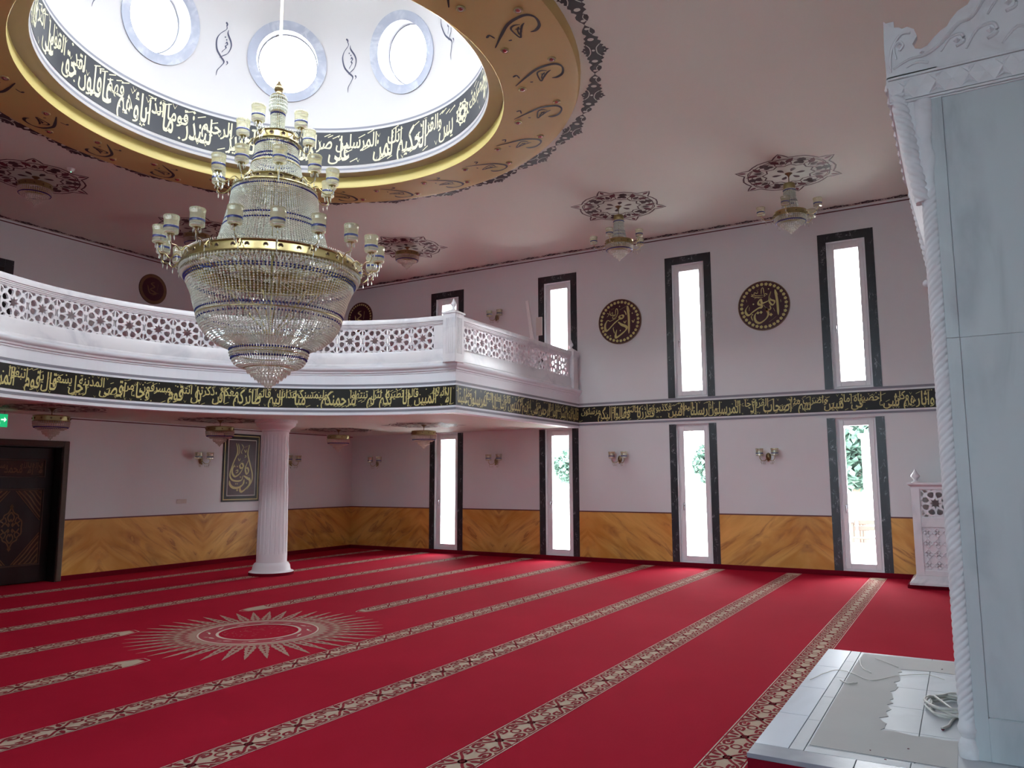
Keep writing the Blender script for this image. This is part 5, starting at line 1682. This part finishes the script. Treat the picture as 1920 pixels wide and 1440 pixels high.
mb.build('relief', M['marble_white'], kur, 50)
mb = MB(); frust(.0, .0, 1.50, 1.515); frust(.0, .045, 1.515, 1.55); frust(.055, .055, 1.55, 1.578); mb.build('top_slab', M['marble_white'], kur)
for y in (KY1 - .07, KY0 + .07):
    f = link('finial', fin_me, kur, False); f.location = (KX0 + .06 - 13.75, y - .39, 1.577); f.scale = (1.35, 1.35, 1.10)

# ================================================================== WALL SCONCES
def sconce_proto():
    """Local frame: wall at x = 0, room towards -x."""
    o = empty('wall_lamp')
    mb = MB(); mb.lathe([(0, .03), (.02, .028), (.034, .018), (.045, .008), (.048, 0)], 18); mb.map(lambda x, y, z: (-z, x, y * 1.5)); mb.build('backplate', M['brass_dark'], o, 50, False)
    mb = MB(); mb.lathe([(0, -.015), (.012, -.012), (.02, 0), (.014, .014), (0, .02)], 12); mb.map(lambda x, y, z: (-.035 + x, y, -.075 + z)); mb.build('knob', M['brass'], o, 50, False)
    for s in (-1, 1):
        mb = MB(); P = [(-.02, s * .01, -.01), (-.07, s * .05, -.075), (-.10, s * .10, -.075), (-.11, s * .13, -.03), (-.11, s * .132, .015)]
        C = []
        for i in range(len(P) - 1):
            for t in range(4): C.append(Vector(P[i]).lerp(Vector(P[i + 1]), t / 4))
        C.append(Vector(P[-1])); mb.tube(C, .006, 6); a_ = mb.build('arm', M['brass'], o, 60, False)
        c = link('cup', CUP_S, o, False); c.location = (-.11, s * .132, .012)
        b = link('blue_band', CUPB_S, c, False)
        mb = MB()
        for k in range(4):
            q = Vector(P[1 + k // 2]).lerp(Vector(P[2 + k // 2]), .5 * (k % 2))
            mb.octa((q.x, q.y, q.z - .045), .008, .028)
        tag(mb.build('pendant_drops', M['crystal'], o, None, False), kind='stuff')
    return o
def cup_mesh(r, h, name):
    mb = MB()
    prof = [(0, 0), (.45, .0), (.80, .02), (.97, .05), (1.0, .10), (.97, .14), (1.0, .20), (.98, .26), (.98, .44), (1.0, .50), (.96, .54), (1.0, .60), (.96, .64), (1.0, .70), (.97, .76), (1.03, .80), (1.05, .90), (1.02, 1.0), (.94, 1.0), (.92, .5)]
    mb.lathe([(a * r, b * h) for a, b in prof], 20, (0, 0), 0, 0, 2 * PI, lambda q, z, a: q * (1 + .035 * math.cos(20 * a)))
    for k in range(16):
        a = 2 * PI * k / 16
        mb.octa((1.03 * r * math.cos(a), 1.03 * r * math.sin(a), h * .93), r * .13, h * .09)
    b = MB(); b.lathe([(r * .985, h * .275), (r * 1.03, h * .30), (r * 1.03, h * .40), (r * .985, h * .425)], 20)
    return mb.mesh(name, M['crystal_cup'], 60), b.mesh('blue_band', M['crystal_blue'], 60)
CUP_S, CUPB_S = cup_mesh(.062, .135, 'cup')
CUP_L, CUPB_L = cup_mesh(.073, .195, 'cup')
sp = sconce_proto()
SCN = [((W, 5.90, 2.04), 0, 'twin cup wall sconce on the bright wall left of the third lower window'), ((W, 3.02, 2.04), 0, 'twin cup wall sconce nearest the lattice pulpit'),
       ((W, 8.80, 2.04), 0, 'twin cup wall sconce under the gallery between two lower windows'), ((W, 8.78, 5.24), 0, 'twin cup wall sconce up on the gallery wall by the leaning strip'),
       ((W, 12.15, 2.04), 0, 'twin cup wall sconce in the dim corner under the gallery'), ((10.01, D, 2.04), PI / 2, 'twin cup wall sconce left of the tall calligraphy panel'),
       ((12.36, D, 2.04), PI / 2, 'wall sconce half hidden behind the fluted column')]
for i, (loc, rz, lab) in enumerate(SCN):
    o = sp if i == 0 else copy_tree(sp, loc, rz)
    o.location = loc; o.rotation_euler = (0, 0, rz)
    tag(o, lab, 'wall lamp', 'twin cup wall sconces')

# ================================================================== SMALL CRYSTAL LAMPS
def crystal_tier(mb, r0, z0, r1, z1, n, per, size, m=0, zig=0):
    for i in range(n):
        a = 2 * PI * (i + .5 * zig) / n
        for j in range(per):
            t = (j + .5) / per
            r = r0 + (r1 - r0) * t; z = z0 + (z1 - z0) * t
            mb.octa((r * math.cos(a), r * math.sin(a), z), size, abs(z1 - z0) / per * .62, m)
def lamp_proto(long):
    """Origin at the ceiling."""
    o = empty('ceiling_lamp')
    zr = -.63 if long else -.115      # top of the brass ring
    R = .235
    mb = MB(); mb.lathe([(0, -.058), (.010, -.058), (.016, -.04), (.035, -.02), (.055, -.006), (.058, 0)], 20); mb.build('canopy', M['brass_dark'], o, 50, False)
    mb = MB(); mb.tube([(0, 0, -.04), (0, 0, zr - .02)], .007, 8); mb.build('rod', M['brass_dark'], o, 60, False)
    if long:
        mb = MB(); mb.lathe([(.03, -.17), (.085, -.17), (.09, -.185), (.09, -.245), (.085, -.255), (.03, -.255)], 24); mb.build('upper_ring', M['brass'], o, 40, False)
        mb = MB(); crystal_tier(mb, .088, -.255, .088, -.44, 26, 4, .012); crystal_tier(mb, .10, -.44, .125, -.60, 26, 4, .014); crystal_tier(mb, .07, -.26, .07, -.58, 14, 6, .012)
        tag(mb.build('crystal_neck', M['crystal'], o, None, False), kind='stuff')
        mb = MB()
        for r, z in ((.094, -.275), (.105, -.455), (.112, -.52)): mb.lathe([(r, z), (r + .006, z - .008), (r, z - .016)], 24)
        mb.build('blue_band', M['crystal_blue'], o, 60, False)
    mb = MB(); mb.lathe([(R - .10, zr + .002), (R, zr), (R + .012, zr - .006), (R + .004, zr - .014), (R + .004, zr - .078), (R + .014, zr - .088), (R - .03, zr - .090)], 36); mb.build('brass_ring', M['brass'], o, 40, False)
    mb = MB()
    for k in range(12):
        a = 2 * PI * k / 12
        mb.octa(((R + .006) * math.cos(a), (R + .006) * math.sin(a), zr - .045), .018, .018)
    mb.build('brass_boss', M['brass_dark'], o, None, False)
    mb = MB()
    crystal_tier(mb, R + .004, zr - .088, R - .005, zr - .165, 48, 3, .014)
    crystal_tier(mb, R - .02, zr - .175, R - .085, zr - .215, 44, 2, .014, 0, 1); crystal_tier(mb, R - .06, zr - .20, .06, zr - .225, 24, 4, .012)
    crystal_tier(mb, .118, zr - .225, .095, zr - .275, 28, 2, .012); crystal_tier(mb, .075, zr - .27, .055, zr - .305, 20, 2, .011, 0, 1); crystal_tier(mb, .035, zr - .295, .02, zr - .335, 10, 2, .010)
    mb.octa((0, 0, zr - .345), .016, .020)
    tag(mb.build('crystal_drops', M['crystal'], o, None, False), kind='stuff')
    mb = MB(); mb.lathe([(R - .012, zr - .165), (R - .004, zr - .172), (R - .012, zr - .182)], 40); mb.build('blue_band', M['crystal_blue'], o, 60, False)
    if long:
        for k in range(5):
            a = 2 * PI * k / 5 + 1.9
            u = Vector((math.cos(a), math.sin(a), 0))
            P = [u * R + Vector((0, 0, zr - .05)), u * (R + .06) + Vector((0, 0, zr - .11)), u * (R + .14) + Vector((0, 0, zr - .12)), u * (R + .205) + Vector((0, 0, zr - .06)), u * (R + .21) + Vector((0, 0, zr - .03))]
            mb = MB(); mb.tube(P, .006, 6); mb.build('arm', M['brass'], o, 60, False)
            c = link('cup', CUP_S, o, False); c.location = P[-1]
            link('blue_band', CUPB_S, c, False)
            mb = MB()
            for q in P[1:4]: mb.octa((q.x, q.y, q.z - .05), .009, .03)
            tag(mb.build('pendant_drops', M['crystal'], o, None, False), kind='stuff')
    return o
lshort, llong = lamp_proto(False), lamp_proto(True)
LAMPS = [(UP[0], ZC, True, 'armed crystal ceiling lamp nearest the marble niche'), (UP[1], ZC, True, 'armed crystal ceiling lamp above the round wall plaques'),
         (UP[2], ZC, False, 'flush crystal ceiling lamp just right of the big chandelier'), (UP[3], ZC, False, 'flush crystal ceiling lamp half hidden behind the big chandelier'),
         (UP[4], ZC, False, 'dim flush crystal ceiling lamp at the far left'), (LO[0], ZS, False, 'flush crystal lamp under the gallery in front of the carved door'),
         (LO[1], ZS, False, 'flush crystal lamp under the gallery before the calligraphy panel'), (LO[2], ZS, False, 'flush crystal lamp under the gallery just behind the column top'),
         (LO[3], ZS, False, 'flush crystal lamp under the gallery beside the deepest lower window')]
used = set()
for (x, y), z, lg, lab in LAMPS:
    pr = llong if lg else lshort
    if lg in used: o = copy_tree(pr, (x, y, z))
    else: o = pr; o.location = (x, y, z); used.add(lg)
    tag(o, lab, 'ceiling lamp', 'small crystal ceiling lamps')
# ================================================================== THE BIG CHANDELIER
CX, CY = 6.066, 6.749
VA = math.atan2(-CY, -CX)       # towards the hall front
ch = empty('chandelier', (CX, CY, 2.68)); tag(ch, 'huge tiered crystal chandelier with blue bead bands under the dome', 'chandelier')
def cbuild(name, mb, mat_, smooth=None, stuff=False, fixn=True):
    mb.v = [(x + CX, y + CY, z) for x, y, z in mb.v]
    o = mb.build(name, mat_, ch, smooth, True, fixn)
    if stuff: o['kind'] = 'stuff'
    return o
def interp(prof, n):
    """n points evenly spread along a polyline of (r, z)."""
    L = [0.0]
    for a, b in zip(prof, prof[1:]): L.append(L[-1] + math.hypot(b[0] - a[0], b[1] - a[1]))
    out = []
    for i in range(n):
        s = L[-1] * (i + .5) / n
        for k in range(len(prof) - 1):
            if s <= L[k + 1]:
                t = (s - L[k]) / (L[k + 1] - L[k]); a, b = prof[k], prof[k + 1]
                out.append((a[0] + (b[0] - a[0]) * t, a[1] + (b[1] - a[1]) * t, (b[0] - a[0]) / (L[k + 1] - L[k]), (b[1] - a[1]) / (L[k + 1] - L[k]))); break
    return out, L[-1]
def bead(mb, c, d, w, l, m=0):
    """Small faceted bead along direction d."""
    d = Vector(d); u = d.cross(Vector((0.3, 0.2, 1)) if abs(d.z) < .9 else Vector((1, 0.2, 0))).normalized(); v = d.cross(u); c = Vector(c)
    mb.add([c + u * w, c + v * w, c - u * w, c - v * w, c + d * l, c - d * l], [(0, 1, 4), (1, 2, 4), (2, 3, 4), (3, 0, 4), (1, 0, 5), (2, 1, 5), (3, 2, 5), (0, 3, 5)], m)
def strands(mb, prof, n, per, w, zig=0.0, blue=(), gold=(), twist=0.0):
    pts, L = interp(prof, per)
    l = L / per * .56
    for i in range(n):
        for j, (r, z, dr, dz) in enumerate(pts):
            a = 2 * PI * (i + zig) / n + twist * j
            c, s = math.cos(a), math.sin(a)
            k = random.uniform(.92, 1.08)
            bead(mb, (r * c, r * s, z), (dr * c, dr * s, dz), w * k, l, 1 if j in blue else 2 if j in gold else 0)
CM = [M['crystal'], M['crystal_blue'], M['crystal_gold']]
# hanging rod, ball and neck
mb = MB(); mb.tube([(0, 0, 6.36), (0, 0, 9.80)], .017, 10); cbuild('rod', mb, M['cord'], 60)
mb = MB(); mb.lathe([(0, 9.84), (.10, 9.80), (.12, 9.74), (.05, 9.70), (0, 9.70)], 20); cbuild('dome_hook', mb, M['brass'], 50)
mb = MB(); mb.lathe([(0, 6.37), (.016, 6.365), (.020, 6.345), (.030, 6.335), (.048, 6.31), (.055, 6.28), (.048, 6.25), (.030, 6.235), (.034, 6.20), (.028, 6.18), (0, 6.18)], 24); cbuild('ball', mb, M['brass_dark'], 50)
mb = MB(); mb.lathe([(.02, 6.19), (.085, 6.185), (.095, 6.17), (.09, 6.155), (.03, 6.15)], 28); mb.lathe([(.02, 5.99), (.082, 5.985), (.088, 5.975), (.08, 5.96)], 28); cbuild('neck_ring', mb, M['brass'], 50)
mb = MB()
strands(mb, [(.094, 6.17), (.100, 6.02), (.095, 5.985)], 26, 4, .013); strands(mb, [(.082, 5.98), (.075, 5.85), (.080, 5.69)], 24, 14, .012, .5, (1,)); strands(mb, [(.06, 6.15), (.055, 5.7)], 14, 14, .012)
cbuild('neck_crystals', mb, CM, None, True)
# inner stem
mb = MB(); mb.tube([(0, 0, 6.2), (0, 0, 3.95)], .020, 10); mb.tube([(0, 0, 3.95), (0, 0, 2.80)], .007, 8); cbuild('stem', mb, M['brass'], 60)

def brass_ring(z0, z1, r0, r1, lugs):
    """Broad brass band from (r1, z0) below to (r0, z1) above, with rolled rims and round bosses."""
    mb = MB()
    mb.lathe([(r0 - .03, z1 + .006), (r0, z1 + .010), (r0 + .016, z1 + .004), (r0 + .010, z1 - .010), (r0 + .004, z1 - .014), (r1 + .002, z0 + .016), (r1 + .014, z0 + .012), (r1 + .018, z0 + .002), (r1 + .004, z0 - .006), (r1 - .05, z0 - .002)], 72)
    cbuild('brass_ring', mb, M['brass'], 35)
    rm, zm = (r0 + r1) / 2 + .007, (z0 + z1) / 2
    bm_ = MB()
    bm_.tube([(rm, .022 * math.cos(t), zm + .022 * math.sin(t)) for t in [2 * PI * i / 10 for i in range(11)]], .006, 5, 0, False)
    bm_.add([(rm - .001, 0, zm)] + [(rm - .001, .020 * math.cos(t), zm + .020 * math.sin(t)) for t in [2 * PI * i / 10 for i in range(10)]], [(0, i + 1, (i + 1) % 10 + 1) for i in range(10)], 1)
    bme = bm_.mesh('ring_boss', [M['brass_dark'], M['ink_brown']], 60)
    for k in range(lugs):
        for da in (-.28, .28):
            q = link('ring_boss', bme, ch, False); q.location = (0, 0, -2.68); q.rotation_euler = (0, 0, VA + 2 * PI * (k + .5 + da) / lugs)
    # top edge of small crystals
    mb = MB()
    n = int(2 * PI * r0 / .030)
    for i in range(n):
        a = 2 * PI * i / n
        mb.octa(((r0 + .012) * math.cos(a), (r0 + .012) * math.sin(a), z1 + .020), .010, .016)
    cbuild('rim_beads', mb, M['crystal'], None, True)
brass_ring(5.575, 5.675, .225, .245, 5)
brass_ring(4.985, 5.110, .335, .470, 10)
brass_ring(4.010, 4.135, .935, .985, 18)
# bead skirts
mb = MB(); strands(mb, [(.235, 5.57), (.245, 5.42), (.280, 5.27), (.318, 5.12)], 64, 19, .0145, 0, (1, 7, 9), (), 0)
cbuild('bead_skirt', mb, CM, None, True)
mb = MB(); strands(mb, [(.475, 4.975), (.478, 4.94), (.492, 4.80), (.550, 4.56), (.600, 4.36), (.690, 4.14)], 120, 38, .0155, 0, (1, 17, 20))
strands(mb, [(.44, 4.95), (.46, 4.80), (.52, 4.56), (.62, 4.20)], 40, 20, .014, .5)
cbuild('bead_skirt', mb, CM, None, True)
# crystal curtain under the big ring
mb = MB(); strands(mb, [(.990, 4.005), (.992, 3.945)], 150, 1, .015); strands(mb, [(.985, 3.94), (.955, 3.90)], 150, 1, .014, .5)
for i in range(150):
    a = 2 * PI * i / 150
cbuild('crystal_curtain', mb, CM, None, True)
# bowl
bowl = [(.950, 3.905), (.905, 3.82), (.862, 3.72), (.825, 3.58), (.790, 3.45), (.757, 3.36), (.690, 3.265), (.590, 3.185), (.450, 3.125)]
mb = MB(); strands(mb, bowl, 140, 36, .0135, 0, (0, 1, 15, 18)); cbuild('bead_bowl', mb, CM, None, True)
mb = MB(); lb = [(.80, 3.46), (.765, 3.375), (.70, 3.285), (.60, 3.205), (.46, 3.145)]
strands(mb, lb, 66, 10, .013, .5)
cbuild('bead_bowl_lining', mb, CM, None, True)
mb = MB(); strands(mb, [(.445, 3.215), (.440, 3.13), (.430, 3.06), (.410, 3.00), (.380, 2.955), (.335, 2.922), (.245, 2.900)], 90, 13, .0135, 0, (3, 6)); cbuild('bead_bowl', mb, CM, None, True)
# drops at the tip
mb = MB()
for r, z, n, l in ((.232, 2.872, 36, .034), (.190, 2.835, 30, .034), (.150, 2.800, 24, .034), (.110, 2.768, 18, .034), (.070, 2.738, 12, .034), (.035, 2.712, 6, .034), (.0, 2.695, 1, .04)):
    for i in range(n):
        a = 2 * PI * i / max(1, n)
        mb.octa((r * math.cos(a), r * math.sin(a), z), .017, l)
        if r > .1: mb.octa((r * .8 * math.cos(a + .1), r * .8 * math.sin(a + .1), z + .03), .015, .02)
cbuild('tip_drops', mb, M['crystal'], None, True)
# brass hoops and spokes inside
mb = MB()
for r, z in ((.935, 3.985), (.80, 3.47), (.60, 3.20), (.45, 3.225), (.40, 3.06), (.27, 2.905), (.52, 4.55), (.46, 4.9), (.28, 5.3)):
    mb.tube([(r * math.cos(2 * PI * i / 48), r * math.sin(2 * PI * i / 48), z) for i in range(49)], .007, 6, 0, False)
cbuild('hoop', mb, M['brass'], 60)
mb = MB()
for i in range(36):
    a = 2 * PI * i / 36
    mb.tube([(.03 * math.cos(a), .03 * math.sin(a), 3.99), (.93 * math.cos(a), .93 * math.sin(a), 3.985)], .006, 5)
for i in range(8):
    a = 2 * PI * i / 8 + .2
    mb.tube([(.03 * math.cos(a), .03 * math.sin(a), 3.30), (.70 * math.cos(a), .70 * math.sin(a), 3.98)], .007, 5)
cbuild('spoke', mb, M['brass'], 60)
# candle cups on curled arms
def arms(n, a0, r_ring, z_ring, r_cup, z_cup, pend):
    am = MB()
    dr = r_cup - r_ring
    P = [(r_ring, 0, z_ring), (r_ring + dr * .25, 0, z_ring + .03), (r_ring + dr * .5, 0, z_ring - .03), (r_ring + dr * .72, 0, z_cup - .11), (r_ring + dr * .95, 0, z_cup - .10), (r_cup + .012, 0, z_cup - .045), (r_cup, 0, z_cup)]
    C = catmull([(p[0], p[2]) for p in P], 5)
    am.tube([(p.x, 0, p.y) for p in C], .0065, 6)
    cu = [(r_ring + dr * .3 + .03 * math.cos(t) * (1 - t / 9), 0, z_ring - .035 + .03 * math.sin(t) * (1 - t / 9)) for t in [i * .5 for i in range(12)]]
    am.tube(cu, .0045, 5)
    am.lathe([(.010, -.02), (.022, -.012), (.035, -.004), (.02, .006), (0, .006)], 14, (r_cup, 0)) if False else None
    pan = MB(); pan.lathe([(0, -.02), (.010, -.02), (.018, -.010), (.040, -.002), (.040, .004), (0, .004)], 16)
    am.add([(x + r_cup, y, z + z_cup) for x, y, z in pan.v], pan.f)
    ame = am.mesh('arm', M['brass'], 60)
    pm = MB()
    for t in (.15, .35, .55, .72, .88):
        q = C[int(t * (len(C) - 1))]
        bead(pm, (q.x, .0, q.y - .050), (0, 0, 1), .008, .030); bead(pm, (q.x, .0, q.y - .016), (0, 0, 1), .006, .010)
    for k in range(6):
        a = 2 * PI * k / 6
        bead(pm, (r_cup + .04 * math.cos(a), .04 * math.sin(a), z_cup - .035), (0, 0, 1), .008, .028)
    pme = pm.mesh('pendant_drops', M['crystal'])
    for k in range(n):
        a = a0 + 2 * PI * k / n
        o = link('arm', ame, ch, False); o.location = (0, 0, -2.68); o.rotation_euler = (0, 0, a)
        tag(link('pendant_drops', pme, o, False), kind='stuff')
        c = link('cup', CUP_L, ch, False); c.location = (r_cup * math.cos(a), r_cup * math.sin(a), z_cup - 2.68)
        link('blue_band', CUPB_L, c, False)
arms(18, VA + .03, .975, 4.075, 1.200, 4.195, True)
arms(10, VA + .05, .420, 5.045, .660, 5.085, True)
arms(5, VA - math.radians(32), .240, 5.625, .400, 5.680, True)

# ================================================================== OUTDOORS (seen through the panes)
mb = MB(); mb.box(W + .3, 140, -90, 110, -.65, -.35); mb.box(-140, WL - .3, -90, 110, -.65, -.35)
tag(mb.build('ground', M['yard']), 'pale paved yard outside the windows', 'ground', None, 'structure')
def tree(x, y, h, r, seed, label):
    rnd = random.Random(seed)
    o = empty('tree', (x, y, -.35)); tag(o, label, 'tree', 'trees outside the windows')
    mb = MB(); mb.tube([(x, y, -.4), (x + .1, y, h * .3), (x, y + .1, h * .6), (x + .1, y, h * .85)], [.28, .2, .13, .05], 8)
    for k in range(6):
        a = rnd.uniform(0, 6.28); z = h * rnd.uniform(.3, .7)
        mb.tube([(x, y, z), (x + r * .4 * math.cos(a), y + r * .4 * math.sin(a), z + r * .4), (x + r * .75 * math.cos(a), y + r * .75 * math.sin(a), z + r * .6)], [.09, .06, .02], 6)
    mb.build('trunk', M['trunk'], o, 60)
    mb = MB()
    for k in range(3800):
        while True:
            p = Vector((rnd.uniform(-1, 1), rnd.uniform(-1, 1), rnd.uniform(-1, 1)))
            if .25 < p.length < 1 and math.sin(p.x * 5 + seed) + math.sin(p.y * 6) + math.sin(p.z * 5 + 1) > -.9: break
        c = Vector((x + p.x * r, y + p.y * r, h * .62 + p.z * h * .42))
        u = Vector((rnd.gauss(0, 1), rnd.gauss(0, 1), rnd.gauss(0, 1))).normalized(); v = u.cross(Vector((0, 0, 1))).normalized() * .20; u = u * .28
        mb.add([c - u, c + v, c + u, c - v], [(0, 1, 2, 3)])
    tag(mb.build('foliage', M['leaf'], o, None, True, False), kind='stuff')
tree(42.0, 4.6, 5.6, 2.6, 3, 'leafy green tree outside the window beside the pulpit')
tree(50.0, 5.2, 6.2, 3.2, 5, 'second leafy tree farther out behind the pulpit side window')
tree(75.0, 21.0, 5.0, 2.0, 8, 'distant low tree outside the third lower window')
tree(80.0, 38.5, 5.0, 2.6, 12, 'distant hazy tree outside the lower window under the gallery')
bd = empty('outbuilding', (31.0, 1.9, -.35)); tag(bd, 'white rendered building corner outside the pulpit side window', 'building')
mb = MB(); mb.box(29.5, 34, -1.0, 3.02, -.4, 3.05); mb.build('wall', M['render_white'], bd)
mb = MB(); mb.bevbox(29.3, 34.2, -1.2, 3.10, 3.05, 3.2, .02); mb.build('roof', M['render_white'], bd)
mb = MB(); mb.bevbox(29.44, 29.5, .6, 1.7, .6, 2.0, .02); mb.build('shutter', M['brick_brown'], bd)
sh = empty('storage_box', (27.0, 2.95, -.35)); tag(sh, 'low brown board storage box outside the pulpit side window', 'box')
for k in range(5):
    mb = MB(); mb.bevbox(26.5, 26.55, 2.72 + k * .088, 2.80 + k * .088, -.35, .27, .01); mb.build('board', M['brick_brown'], sh)
mb = MB(); mb.box(26.55, 27.4, 2.72, 3.16, -.35, .25); mb.build('core', M['brick_brown'], sh)
mb = MB(); mb.bevbox(26.46, 27.5, 2.68, 3.20, .27, .31, .01); mb.build('lid', M['grey_line'], sh)
bn = empty('bench', (22.5, 2.45, -.35)); tag(bn, 'slatted bench in the yard outside the pulpit side window', 'bench')
for k in range(3):
    mb = MB(); mb.bevbox(22.2 + k * .14, 22.32 + k * .14, 1.9, 2.62, .06, .10, .008); mb.build('slat', M['brick_brown'], bn)
for k in range(2):
    mb = MB(); mb.bevbox(22.66, 22.70, 1.9, 2.62, .26 + k * .16, .38 + k * .16, .008); mb.build('slat', M['brick_brown'], bn)
for y in (1.98, 2.54):
    mb = MB(); mb.bevbox(22.22, 22.28, y - .03, y + .03, -.35, .06, .004); mb.build('leg', M['grey_line'], bn)
    mb = MB(); mb.bevbox(22.62, 22.66, y - .03, y + .03, -.35, .52, .004); mb.build('leg', M['grey_line'], bn)
